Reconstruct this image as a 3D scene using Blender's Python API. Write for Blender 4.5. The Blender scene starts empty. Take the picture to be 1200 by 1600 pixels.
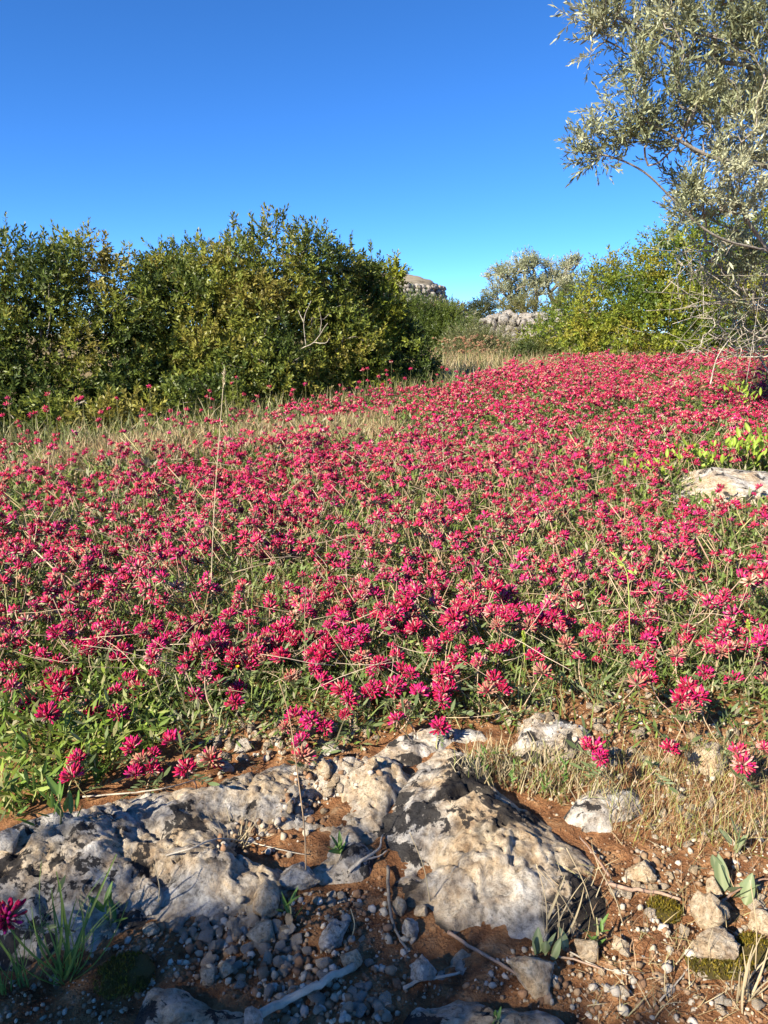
import bpy, math, random
import numpy as np
from mathutils import Vector, Matrix, Quaternion

# ------------------------------------------------------------------ camera, sky, sun, exposure
SC = bpy.context.scene
COL = SC.collection
CAM_Z, PITCH, FPX = 0.78, math.radians(13.6), 1155.0
cam = bpy.data.cameras.new('camera'); cam_o = bpy.data.objects.new('camera', cam); COL.objects.link(cam_o)
cam_o.location = (0, 0, CAM_Z); cam_o.rotation_euler = (math.pi/2 - PITCH, 0, 0)
cam.sensor_fit = 'VERTICAL'; cam.angle_y = 2*math.atan(800/FPX)
cam.clip_start = 0.02; cam.clip_end = 6000
SC.camera = cam_o

SUN_EL, SUN_BACK = math.radians(33), math.radians(45)      # sun stands left of the view and a little behind it
sun_dir = Vector((-math.cos(SUN_BACK)*math.cos(SUN_EL), -math.sin(SUN_BACK)*math.cos(SUN_EL), math.sin(SUN_EL)))
W = bpy.data.worlds.new('World'); SC.world = W; W.use_nodes = True
wn = W.node_tree.nodes; wl = W.node_tree.links
sky = wn.new('ShaderNodeTexSky'); sky.sky_type = 'NISHITA'; sky.sun_disc = False
sky.sun_elevation = SUN_EL; sky.sun_rotation = math.atan2(sun_dir.x, sun_dir.y)
sky.air_density = 0.5; sky.dust_density = 0.0; sky.ozone_density = 9.0; sky.altitude = 0
hs = wn.new('ShaderNodeHueSaturation'); hs.inputs['Saturation'].default_value = 1.09
wl.new(sky.outputs[0], hs.inputs['Color'])
bg = wn['Background']; bg.inputs[1].default_value = 0.110
wl.new(hs.outputs[0], bg.inputs[0])
sl = bpy.data.lights.new('sun', 'SUN'); sl.energy = 5.0; sl.angle = math.radians(0.53); sl.color = (1.0, 0.91, 0.77)
so = bpy.data.objects.new('sun', sl); COL.objects.link(so)
so.rotation_euler = (-sun_dir).to_track_quat('-Z', 'Y').to_euler(); so.location = (-4, -2, 6)
vs = SC.view_settings
SC.display_settings.display_device = 'sRGB'
vs.view_transform = 'Standard'; vs.look = 'None'; vs.gamma = 1; vs.exposure = 1.3; vs.use_curve_mapping = False
SC.cycles.max_bounces = 4; SC.cycles.diffuse_bounces = 3; SC.cycles.transmission_bounces = 3
SC.cycles.use_denoising = True
SC.cycles.caustics_reflective = False; SC.cycles.caustics_refractive = False

rng = np.random.default_rng(7)
random.seed(7)

# ------------------------------------------------------------------ numpy helpers
_perm = np.random.default_rng(3).permutation(256); _perm = np.concatenate([_perm, _perm, _perm])
_grad = np.random.default_rng(4).normal(size=(256, 3)); _grad /= np.linalg.norm(_grad, axis=1)[:, None]
def perlin(P, seed=0):
    P = np.asarray(P, float) + seed*17.31
    I = np.floor(P).astype(int); F = P - I; I = I & 255
    U = F*F*F*(F*(F*6-15)+10)
    out = np.zeros(len(P))
    for dx in (0, 1):
        wx = U[:, 0] if dx else 1-U[:, 0]
        a = _perm[I[:, 0]+dx]
        for dy in (0, 1):
            wy = U[:, 1] if dy else 1-U[:, 1]
            b = _perm[a + I[:, 1]+dy]
            for dz in (0, 1):
                wz = U[:, 2] if dz else 1-U[:, 2]
                h = _perm[b + I[:, 2]+dz]
                out += wx*wy*wz*((F - (dx, dy, dz))*_grad[h]).sum(1)
    return out*1.5
def fbm(P, octs=4, seed=0, gain=.5):
    P = np.asarray(P, float); s = 0; a = 1
    for k in range(octs):
        s = s + a*perlin(P*2**k, seed+k); a *= gain
    return s
def fbm2(x, y, f, octs=4, seed=0, gain=.5):
    x = np.asarray(x, float); sh = x.shape
    return fbm(np.stack([x.ravel()*f, np.asarray(y, float).ravel()*f, np.full(x.size, .37)], 1), octs, seed, gain).reshape(sh)
def sstep(a, b, x):
    t = np.clip((np.asarray(x, float)-a)/(b-a), 0, 1); return t*t*(3-2*t)
def norm(v):
    v = np.asarray(v, float); return v/np.maximum(np.linalg.norm(v, axis=-1, keepdims=True), 1e-9)
def lin(r, g, b):
    f = lambda c: (c/255/12.92) if c/255 <= .04045 else ((c/255+.055)/1.055)**2.4
    return (f(r), f(g), f(b))

# ------------------------------------------------------------------ pixels of the photograph -> places
def ray(px, py):
    cx, cy = (px-600)/FPX, (800-py)/FPX
    sp, cp = math.sin(PITCH), math.cos(PITCH)
    return np.array([cx, cp + cy*sp, -sp + cy*cp])
def at(px, py, Y):
    d = ray(px, py); return np.array([0, 0, CAM_Z]) + d*(Y/d[1])
def onz(px, py, z):
    d = ray(px, py); return np.array([0, 0, CAM_Z]) + d*((z-CAM_Z)/d[2])

# ------------------------------------------------------------------ mesh and object helpers
def mesh_np(name, V, F, mat, tint=None, smooth=False):
    V = np.asarray(V, np.float32); me = bpy.data.meshes.new(name)
    if isinstance(F, np.ndarray):
        F = F.astype(np.int32); k = F.shape[1]; n = len(F)
        me.vertices.add(len(V)); me.vertices.foreach_set('co', V.ravel())
        me.loops.add(n*k); me.loops.foreach_set('vertex_index', F.ravel())
        me.polygons.add(n); me.polygons.foreach_set('loop_start', np.arange(0, n*k, k, dtype=np.int32))
        me.update(calc_edges=True)
    else:
        me.from_pydata([tuple(map(float, v)) for v in V], [], [tuple(map(int, f)) for f in F]); me.update()
    if tint is not None:
        a = me.attributes.new('tint', 'FLOAT_COLOR', 'POINT')
        t = np.ones((len(V), 4), np.float32); t[:, :3] = tint; a.data.foreach_set('color', t.ravel())
    if smooth:
        me.polygons.foreach_set('use_smooth', np.ones(len(me.polygons), bool))
    if mat: me.materials.append(mat)
    return me
def link(name, data, parent=None):
    o = bpy.data.objects.new(name, data); COL.objects.link(o)
    if parent: o.parent = parent
    return o
def tag(o, label=None, cat=None, group=None, kind=None):
    if label: o['label'] = label
    if cat: o['category'] = cat
    if group: o['group'] = group
    if kind: o['kind'] = kind
    return o
def thing(name, label, cat, loc=(0, 0, 0), rz=0, group=None):
    o = link(name, None); o.location = loc; o.rotation_euler = (0, 0, rz); o.empty_display_size = .03
    return tag(o, label, cat, group)
def merge(parts):
    """parts: list of (V,F,C) with triangle faces -> one (V,F,C)"""
    Vs, Fs, Cs, off = [], [], [], 0
    for V, F, C in parts:
        Vs.append(V); Fs.append(F+off); Cs.append(C); off += len(V)
    return np.concatenate(Vs), np.concatenate(Fs), np.concatenate(Cs)
def frames(D, roll):
    """rotation matrices (n,3,3) whose z column is D, turned by roll"""
    D = norm(D); up = np.where(np.abs(D[:, 2:3]) > .95, np.array([[1., 0, 0]]), np.array([[0., 0, 1.]]))
    X = norm(np.cross(up, D)); Y = np.cross(D, X)
    c, s = np.cos(roll)[:, None], np.sin(roll)[:, None]
    return np.stack([X*c+Y*s, -X*s+Y*c, D], 2)
def scatter(proto, P, R, S, tint=None, cmul=None):
    """join n copies of proto (V,F,C); tint (n,3) replaces colours, cmul (n,3) multiplies them"""
    V, F, C = proto; n = len(P)
    S = np.asarray(S, float)
    if S.ndim == 1: S = S[:, None]
    VV = np.einsum('nij,nkj->nki', R, V[None]*S[:, None, :]) + P[:, None]
    FF = F[None] + (np.arange(n)*len(V))[:, None, None]
    if tint is not None: CC = np.repeat(tint[:, None], len(V), 1)
    else:
        CC = np.repeat(C[None], n, 0)
        if cmul is not None: CC = CC*cmul[:, None]
    return VV.reshape(-1, 3), FF.reshape(-1, 3), CC.reshape(-1, 3)
def tube(pts, rads, sides=5, col=(1, 1, 1)):
    pts = np.asarray(pts, float); n = len(pts)
    T = norm(np.gradient(pts, axis=0)); rads = np.broadcast_to(rads, (n,))
    ref = np.array([.31, .2, .93]) if abs(T[0] @ np.array([.31, .2, .93])) < .9 else np.array([1., 0, 0])
    A = norm(np.cross(T, ref)); B = np.cross(T, A)
    an = np.arange(sides)*2*math.pi/sides
    V = (pts[:, None] + rads[:, None, None]*(A[:, None]*np.cos(an)[None, :, None] + B[:, None]*np.sin(an)[None, :, None])).reshape(-1, 3)
    F = []
    for i in range(n-1):
        for j in range(sides):
            a, b = i*sides+j, i*sides+(j+1) % sides; c, d = a+sides, b+sides
            F += [(a, b, d), (a, d, c)]
    V = np.concatenate([V, pts[-1:], pts[:1]]); e = n*sides
    for j in range(sides):
        F.append(((n-1)*sides+j, (n-1)*sides+(j+1) % sides, e)); F.append(((j+1) % sides, j, e+1))
    return V, np.array(F), np.tile(np.array(col, float), (len(V), 1))
def curve_pts(ctrl, n=12):
    """Catmull-Rom through control points"""
    P = np.asarray(ctrl, float); P = np.concatenate([2*P[:1]-P[1:2], P, 2*P[-1:]-P[-2:-1]])
    out = []; m = len(P)-3
    for t in np.linspace(0, m-1e-6, n):
        i = int(t); u = t-i; a, b, c, d = P[i:i+4]
        out.append(.5*((2*b)+(c-a)*u+(2*a-5*b+4*c-d)*u*u+(-a+3*b-3*c+d)*u**3))
    return np.array(out)

# ------------------------------------------------------------------ materials
def nodes(name):
    m = bpy.data.materials.new(name); m.use_nodes = True
    nt = m.node_tree; return m, nt, nt.nodes, nt.links, nt.nodes['Principled BSDF']
def noise_node(nt, scale, detail=4, rough=.55, coord=None, dist=0):
    n = nt.nodes.new('ShaderNodeTexNoise'); n.inputs['Scale'].default_value = scale
    n.inputs['Detail'].default_value = detail; n.inputs['Roughness'].default_value = rough; n.inputs['Distortion'].default_value = dist
    if coord: nt.links.new(coord, n.inputs['Vector'])
    return n
def ramp(nt, src, stops):
    r = nt.nodes.new('ShaderNodeValToRGB'); e = r.color_ramp.elements
    while len(e) < len(stops): e.new(.5)
    for i, (p, c) in enumerate(stops):
        e[i].position = p; e[i].color = (*c, 1) if not np.isscalar(c) else (c, c, c, 1)
    nt.links.new(src, r.inputs[0]); return r
def mixc(nt, fac, a, b, mode='MIX'):
    m = nt.nodes.new('ShaderNodeMix'); m.data_type = 'RGBA'; m.blend_type = mode
    for sock, v in ((m.inputs[0], fac), (m.inputs[6], a), (m.inputs[7], b)):
        if hasattr(v, 'node'): nt.links.new(v, sock)
        elif np.isscalar(v): sock.default_value = v
        else: sock.default_value = (*v, 1)
    return m.outputs[2]
def bump(nt, height, strength, dist, nrm=None):
    b = nt.nodes.new('ShaderNodeBump'); b.inputs['Strength'].default_value = strength; b.inputs['Distance'].default_value = dist
    nt.links.new(height, b.inputs['Height'])
    if nrm: nt.links.new(nrm, b.inputs['Normal'])
    return b.outputs[0]
def tint_mat(name, rough=.5, transl=.3, spec=.4, tcol=1.0):
    """colour from the mesh's own tint attribute, thin leaves let some light through"""
    m, nt, N, L, p = nodes(name)
    a = N.new('ShaderNodeAttribute'); a.attribute_name = 'tint'
    L.new(a.outputs['Color'], p.inputs['Base Color']); p.inputs['Roughness'].default_value = rough
    p.inputs['Specular IOR Level'].default_value = spec
    if transl > 0:
        t = N.new('ShaderNodeBsdfTranslucent'); L.new(a.outputs['Color'], t.inputs['Color'])
        x = N.new('ShaderNodeMixShader'); x.inputs[0].default_value = transl
        L.new(p.outputs[0], x.inputs[1]); L.new(t.outputs[0], x.inputs[2])
        L.new(x.outputs[0], N['Material Output'].inputs['Surface'])
    return m
M_LENT = tint_mat('lentisk_leaf', .42, .30, .32)
M_OLIVE = tint_mat('olive_leaf', .45, .25, .45)
M_HERB = tint_mat('herb_leaf', .5, .3, .35)
M_PETAL = tint_mat('petal', .6, .25, .12)
M_STALK = tint_mat('stalk', .65, 0, .25)
def bark_mat(name, c1, c2):
    m, nt, N, L, p = nodes(name)
    tc = N.new('ShaderNodeTexCoord'); n = noise_node(nt, 60, 5, .6, tc.outputs['Object']); n2 = noise_node(nt, 9, 3, .5, tc.outputs['Object'])
    c = mixc(nt, ramp(nt, n2.outputs[0], [(.35, 0.), (.65, 1.)]).outputs[0], c1, c2)
    c = mixc(nt, .6, c, ramp(nt, n.outputs[0], [(.3, .35), (.7, 1.)]).outputs[0], 'MULTIPLY')
    L.new(c, p.inputs['Base Color']); p.inputs['Roughness'].default_value = .85
    L.new(bump(nt, n.outputs[0], .6, .01), p.inputs['Normal']); return m
M_BARK = bark_mat('grey_bark', (.36, .32, .25), (.20, .17, .13))
M_DRYWOOD = bark_mat('dry_wood', (.60, .53, .41), (.42, .36, .27))
M_REDWOOD = bark_mat('brown_twig_bark', (.34, .20, .13), (.42, .30, .21))

def soil_mat():
    m, nt, N, L, p = nodes('red_soil')
    tc = N.new('ShaderNodeTexCoord'); co = tc.outputs['Object']
    big = noise_node(nt, 2.6, 4, .55, co); mid = noise_node(nt, 28, 5, .6, co); fine = noise_node(nt, 190, 5, .65, co)
    c = ramp(nt, mid.outputs[0], [(.30, (.12, .052, .024)), (.46, (.26, .118, .050)), (.58, (.37, .185, .08)), (.72, (.44, .28, .15))]).outputs[0]
    far = ramp(nt, big.outputs[0], [(.35, (.30, .21, .10)), (.6, (.22, .18, .075))]).outputs[0]
    sep = N.new('ShaderNodeSeparateXYZ'); L.new(co, sep.inputs[0])
    f = N.new('ShaderNodeMapRange'); f.inputs[1].default_value = 1.6; f.inputs[2].default_value = 3.6; L.new(sep.outputs[1], f.inputs[0])
    c = mixc(nt, f.outputs[0], c, far)
    grit = ramp(nt, fine.outputs[0], [(.60, 0.), (.68, 1.)]).outputs[0]
    gm = N.new('ShaderNodeMath'); gm.operation = 'MULTIPLY'; gm.inputs[1].default_value = .55; L.new(grit, gm.inputs[0])
    c = mixc(nt, gm.outputs[0], c, (.52, .40, .26))
    L.new(c, p.inputs['Base Color']); p.inputs['Roughness'].default_value = .95; p.inputs['Specular IOR Level'].default_value = .15
    b = bump(nt, mid.outputs[0], 1.0, .03); b = bump(nt, fine.outputs[0], 1.0, .008, b); L.new(b, p.inputs['Normal'])
    return m
M_SOIL = soil_mat()

def rock_mat(name, lichen=.5, warm=.5, scale=1.0, seed=0.0, pale=1.0):
    m, nt, N, L, p = nodes(name)
    tc = N.new('ShaderNodeTexCoord'); mp = N.new('ShaderNodeMapping'); mp.inputs['Location'].default_value = (seed, seed*.7, seed*1.3)
    L.new(tc.outputs['Object'], mp.inputs[0]); co = mp.outputs[0]
    n1 = noise_node(nt, 7*scale, 7, .62, co, .5); n2 = noise_node(nt, 30*scale, 8, .68, co, .3); n3 = noise_node(nt, 120*scale, 8, .75, co)
    n4 = noise_node(nt, 13*scale, 9, .66, co, .35); n5 = noise_node(nt, 5.2*scale, 3, .5, co)
    vor = N.new('ShaderNodeTexVoronoi'); vor.inputs['Scale'].default_value = 75*scale; L.new(co, vor.inputs['Vector'])
    g = lambda r, gg, b: (r*pale, gg*pale, b*pale)
    c = ramp(nt, n2.outputs[0], [(.32, g(.13, .118, .10)), (.44, g(.27, .248, .215)), (.54, g(.40, .375, .33)), (.68, g(.53, .505, .455))]).outputs[0]
    w = ramp(nt, n1.outputs[0], [(.56-.25*warm, 0.), (.74-.25*warm, 1.)]).outputs[0]
    wc = ramp(nt, n2.outputs[0], [(.3, g(.24, .155, .085)), (.46, g(.37, .275, .17)), (.58, g(.45, .365, .25)), (.7, g(.52, .45, .335))]).outputs[0]
    c = mixc(nt, w, c, wc)
    speck = ramp(nt, n3.outputs[0], [(.36, .40), (.47, .95), (.60, 1.2)]).outputs[0]
    c = mixc(nt, .85, c, speck, 'MULTIPLY')
    if lichen > 0:                                # black crust lichen patches with crisp ragged rims
        l0 = 0.650 - .20*lichen
        a = ramp(nt, n4.outputs[0], [(l0, 0.), (l0+.018, 1.)]).outputs[0]
        b_ = ramp(nt, n5.outputs[0], [(.48, 0.), (.51, 1.)]).outputs[0]
        mm = N.new('ShaderNodeMath'); mm.operation = 'MULTIPLY'; L.new(a, mm.inputs[0]); L.new(b_, mm.inputs[1])
        mk = N.new('ShaderNodeMath'); mk.operation = 'MULTIPLY'; mk.inputs[1].default_value = .93; L.new(mm.outputs[0], mk.inputs[0])
        c = mixc(nt, mk.outputs[0], c, (.020, .019, .020))
    L.new(c, p.inputs['Base Color']); p.inputs['Roughness'].default_value = .93; p.inputs['Specular IOR Level'].default_value = .15
    b = bump(nt, n2.outputs[0], 1.0, .016); b = bump(nt, ramp(nt, vor.outputs['Distance'], [(.0, 0.), (.35, 1.)]).outputs[0], .35, .003, b); b = bump(nt, n3.outputs[0], .9, .005, b); L.new(b, p.inputs['Normal'])
    return m
M_ROCK_A = rock_mat('grey_limestone_with_lichen', .74, .66, 1.0, 2.1, 1.22)
M_ROCK_B = rock_mat('pale_limestone', .55, .55, 1.1, 9.4, 1.35)
M_ROCK_C = rock_mat('bluish_limestone', .64, .54, 1.1, 5.7, 1.22)
M_STONE_W = rock_mat('cream_stone', 0, .75, 2.2, 3.3, 1.5)
M_STONE_O = rock_mat('ochre_stone', 0, 1.5, 2.2, 7.3, 1.35)
M_STONE_G = rock_mat('grey_stone', .2, .45, 2.0, 1.3, 1.35)
M_WALLSTONE = rock_mat('dry_wall_stone', .62, .15, .6, 4.4, .80)

# ------------------------------------------------------------------ terrain
def g_low(x, y):
    x = np.asarray(x, float); y = np.asarray(y, float)
    rise = .052*np.clip(y-1.5, 0, 7.5)
    side = .03*np.clip(x+.3, -3, 4)*sstep(2.5, 7, y)
    field = sstep(1.25, 2.2, y)
    far = 1-sstep(12, 60, np.hypot(x, y))
    return rise + side*far + field*(.035*fbm2(x, y, .9, 2, 5))*far + .012*fbm2(x, y, 2.1, 2, 6)*far + .5*sstep(60, 900, y)
def g_full(x, y):
    near = (1-sstep(2.6, 4.5, y))
    h = g_low(x, y)
    f = fbm2(x, y, 9, 3, 11)*.010 + np.maximum(fbm2(x, y, 42, 3, 12), -.1)*.010
    return h + f*near
def in_poly(x, y, poly):
    poly = np.asarray(poly); ins = np.zeros(np.shape(x), bool); d2 = np.full(np.shape(x), 1e9); n = len(poly)
    for i in range(n):
        x0, y0 = poly[i]; x1, y1 = poly[(i+1) % n]
        c = ((y0 > y) != (y1 > y)) & (x < (x1-x0)*(y-y0)/(y1-y0+1e-12)+x0); ins ^= c
        ex, ey = x1-x0, y1-y0; t = np.clip(((x-x0)*ex+(y-y0)*ey)/(ex*ex+ey*ey+1e-12), 0, 1)
        d2 = np.minimum(d2, (x-x0-t*ex)**2+(y-y0-t*ey)**2)
    return np.where(ins, np.sqrt(d2), -np.sqrt(d2))
class Rock:
    def __init__(s, poly_px, refz, H, w, seed, rough=1.0, lumps=()):
        s.poly = np.array([onz(px, py, refz)[:2] for px, py in poly_px]); s.H, s.w, s.seed, s.rough = H, w, seed, rough
        s.lumps = [(*onz(px, py, refz)[:2], r, h) for px, py, r, h in lumps]
    def height(s, x, y):
        d = in_poly(x, y, s.poly) + .020*fbm2(x, y, 9, 3, s.seed+3)
        f = np.where(d > 0, (1-(1-np.clip(d/s.w, 0, 1))**2.2)**.8, 0)
        L = np.zeros(np.shape(x))
        for lx, ly, r, h in s.lumps: L = L + h*np.exp(-((x-lx)**2+(y-ly)**2)/(r*r))
        n = .011*fbm2(x, y, 4.6, 2, s.seed) + .004*fbm2(x, y, 19, 3, s.seed+1)
        q = fbm2(x, y, 6, 3, s.seed+15)*5; fl = np.floor(q); n = n + .016*(fl+sstep(.35, .65, q-fl))/5 - .010*np.exp(-(fbm2(x, y, 3.1, 3, s.seed+16)/.022)**2)
        ridg = .011*(.35-np.abs(fbm2(x, y, 6.5, 3, s.seed+9)))+.005*(.3-np.abs(fbm2(x, y, 24, 3, s.seed+10)))
        n = n + .0032*fbm2(x, y, 60, 3, s.seed+12) - .004*sstep(.1, .45, fbm2(x, y, 85, 2, s.seed+13))
        pit = -.013*sstep(.30, .52, fbm2(x, y, 13, 2, s.seed+7)) - .006*sstep(.30, .5, fbm2(x, y, 44, 2, s.seed+8))
        return g_low(x, y) - .012 + np.where(d > 0, (s.H+L)*f + f**.5*s.rough*(n+pit+ridg), np.maximum(d*2.5, -.12))
    def build(s, name, mat, label, cat, step=.0047, group=None):
        lo, hi = s.poly.min(0)-.04, s.poly.max(0)+.04
        xs = np.arange(lo[0], hi[0], step); ys = np.arange(lo[1], hi[1], step)
        X, Y = np.meshgrid(xs, ys); Z = s.height(X, Y)
        keep = Z > g_low(X, Y)-.05
        V = np.stack([X, Y, Z], 2).reshape(-1, 3)
        fr = .0022*s.rough
        V = V + fr*np.stack([fbm(V*38, 3, s.seed+20), fbm(V*38, 3, s.seed+30), fbm(V*38, 3, s.seed+40)], 1)
        nx, ny = len(xs), len(ys)
        i = (np.arange(ny-1)[:, None]*nx+np.arange(nx-1)[None]).ravel()
        Fq = np.stack([i, i+1, i+nx+1, i+nx], 1); k = keep.ravel()
        Fq = Fq[k[Fq].any(1)]
        used = np.unique(Fq); mp = np.zeros(len(V), int); mp[used] = np.arange(len(used))
        c = np.array([s.poly[:, 0].mean(), s.poly[:, 1].mean(), 0])
        o = link(name, mesh_np(name, V[used]-c, mp[Fq], mat, smooth=True)); o.location = c
        return tag(o, label, cat, group)

R_BOULDER = Rock([(690, 1140), (760, 1150), (800, 1205), (880, 1255), (945, 1320), (950, 1410), (880, 1440), (800, 1440), (740, 1490), (680, 1490),
                  (655, 1430), (615, 1370), (590, 1300), (570, 1245), (610, 1195)], .04, .054, .20, 31, 1.0,
                 [(720, 1230, .10, .020), (880, 1330, .08, .026), (640, 1310, .06, -.025), (720, 1450, .06, -.035)])
R_SLAB = Rock([(-120, 1330), (20, 1300), (150, 1245), (300, 1215), (420, 1180), (540, 1165), (640, 1165), (660, 1200), (600, 1260), (600, 1330), (560, 1355), (480, 1365), (440, 1395), (360, 1410), (240, 1440), (120, 1480), (-120, 1520)], .03, .055, .10, 57, 1.0,
              [(300, 1230, .08, .02), (90, 1310, .09, .03), (560, 1180, .05, .02), (60, 1400, .09, .02), (400, 1305, .06, -.05), (510, 1235, .06, -.045), (470, 1310, .05, -.05), (330, 1370, .04, .015)])
R_FRONT1 = Rock([(190, 1600), (230, 1545), (300, 1535), (360, 1560), (420, 1575), (430, 1640), (300, 1680), (170, 1660)], .02, .05, .06, 83, .7)
R_FRONT2 = Rock([(590, 1620), (640, 1560), (720, 1540), (800, 1550), (880, 1590), (900, 1660), (740, 1700), (600, 1680)], .02, .05, .06, 97, .7)
R_BACK1 = Rock([(790, 1150), (810, 1115), (860, 1105), (930, 1135), (900, 1165), (840, 1170)], .03, .045, .04, 111, .7)
R_BACK2 = Rock([(870, 1250), (930, 1215), (1000, 1215), (1010, 1250), (960, 1275), (900, 1285)], .03, .04, .04, 121, .8)
R_BACK3 = Rock([(1075, 1170), (1095, 1145), (1130, 1140), (1150, 1165), (1120, 1185)], .04, .05, .03, 131, .6)
R_STRIP = Rock([(560, 1165), (600, 1130), (680, 1115), (760, 1115), (790, 1140), (700, 1150), (620, 1180)], .03, .03, .04, 141, .7)
ROCKS = [R_BOULDER, R_SLAB, R_FRONT1, R_FRONT2, R_BACK1, R_BACK2, R_BACK3, R_STRIP]

# raster of the near surface (soil and rocks) for setting things down on it
RX0, RX1, RY0, RY1, RS = -1.7, 1.7, .3, 3.2, .006
_xs = np.arange(RX0, RX1, RS); _ys = np.arange(RY0, RY1, RS); _X, _Y = np.meshgrid(_xs, _ys)
S_SOIL = g_full(_X, _Y); S_ALL = S_SOIL.copy()
for r_ in ROCKS:
    lo, hi = r_.poly.min(0)-.04, r_.poly.max(0)+.04
    i0, i1 = np.searchsorted(_xs, (lo[0], hi[0])); j0, j1 = np.searchsorted(_ys, (lo[1], hi[1]))
    S_ALL[j0:j1, i0:i1] = np.maximum(S_ALL[j0:j1, i0:i1], r_.height(_X[j0:j1, i0:i1], _Y[j0:j1, i0:i1]))
FX0, FX1, FY0, FY1, FS = -14., 14., -4., 46., .08
_fx = np.arange(FX0, FX1, FS); _fy = np.arange(FY0, FY1, FS); _FXX, _FYY = np.meshgrid(_fx, _fy); S_FAR = g_low(_FXX, _FYY)
def g_far(x, y):
    u = np.clip((x-FX0)/FS, 0, len(_fx)-1.001); v = np.clip((y-FY0)/FS, 0, len(_fy)-1.001); i = u.astype(int); j = v.astype(int); a = u-i; b = v-j
    return (S_FAR[j, i]*(1-a)+S_FAR[j, i+1]*a)*(1-b)+(S_FAR[j+1, i]*(1-a)+S_FAR[j+1, i+1]*a)*b
def surf(x, y, A=None):
    x = np.asarray(x, float); y = np.asarray(y, float); A = S_ALL if A is None else A
    inside = (x > RX0+.02) & (x < RX1-.02) & (y > RY0+.02) & (y < RY1-.02)
    i = np.clip(((x-RX0)/RS).astype(int), 0, A.shape[1]-1); j = np.clip(((y-RY0)/RS).astype(int), 0, A.shape[0]-1)
    out = np.where(inside, A[j, i], 0)
    if not np.all(inside): out = np.where(inside, out, g_far(x, y))
    return out
_T = np.concatenate([np.linspace(.4, 3.2, 900), np.linspace(3.2, 40, 900)])
def hit(px, py, lift=0.0):
    """where the sight line through a pixel meets the ground (raised by lift)"""
    P = np.array([0, 0, CAM_Z]) + ray(px, py)*_T[:, None]
    below = P[:, 2] < surf(P[:, 0], P[:, 1]) + lift
    return P[np.argmax(below) if below.any() else len(_T)-1]
def hit_many(px, py, lift=0.0):
    d = np.stack([ray(a, b) for a, b in zip(px, py)]); out = np.zeros((len(d), 3)); T = _T[:900]
    for k in range(0, len(d), 500):
        P = np.array([0, 0, CAM_Z]) + d[k:k+500, None]*T[None, :, None]
        b = P[..., 2] < surf(P[..., 0], P[..., 1]) + lift; i = np.where(b.any(1), b.argmax(1), len(T)-1); out[k:k+500] = P[np.arange(len(i)), i]
    return out

def build_ground():
    def axis(fine0, fine1, step, lo, hi, grow):
        a = list(np.arange(fine0, fine1, step)); s = step
        while a[-1] < hi: s *= grow; a.append(a[-1]+s)
        s = step; b = [a[0]]
        while b[-1] > lo: s *= grow; b.append(b[-1]-s)
        return np.array(b[:0:-1]+a)
    xs = axis(-1.0, 1.0, .0125, -2500, 2500, 1.12); ys = axis(.55, 2.3, .0125, -1500, 3500, 1.11)
    X, Y = np.meshgrid(xs, ys); Z = g_full(X, Y)
    V = np.stack([X, Y, Z], 2).reshape(-1, 3); nx, ny = len(xs), len(ys)
    i = (np.arange(ny-1)[:, None]*nx+np.arange(nx-1)[None]).ravel()
    o = link('ground', mesh_np('ground', V, np.stack([i, i+1, i+nx+1, i+nx], 1), M_SOIL, smooth=True))
    tag(o, kind='structure')
build_ground()

R_BOULDER.build('boulder', M_ROCK_A, 'large weathered limestone boulder with black lichen blotches and orange hollows', 'boulder')
R_SLAB.build('limestone_outcrop', M_ROCK_C, 'long low grey limestone outcrop half in shade, left of the boulder', 'rock')
R_FRONT1.build('limestone_outcrop', M_ROCK_C, 'shaded bluish limestone slab at the bottom edge, left of the gravel', 'rock')
R_FRONT2.build('limestone_outcrop', M_ROCK_C, 'shaded grey limestone slab with dark lichen at the bottom edge, below the boulder', 'rock')
R_BACK1.build('rock', M_ROCK_B, 'flat cream rock poking from the soil just behind the boulder', 'rock')
R_BACK2.build('rock', M_ROCK_B, 'white and black weathered rock adjoining the boulder on its right', 'rock')
R_BACK3.build('rock', M_STONE_W, 'pale rounded rock under the pink flowers at the right edge', 'rock')
R_STRIP.build('rock', M_ROCK_B, 'low pale rock ledge between the flowers and the boulder top', 'rock')

def thicket_foot(x):
    return np.interp(x, [-3.5, -2.2, -1.66, -1.21, -.87, -.48, 0, .26, .55, .98, 1.73, 5], [4.25, 4.28, 4.3, 4.65, 5.0, 5.5, 5.9, 6.1, 6.4, 7.2, 8.15, 8.25])
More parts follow.
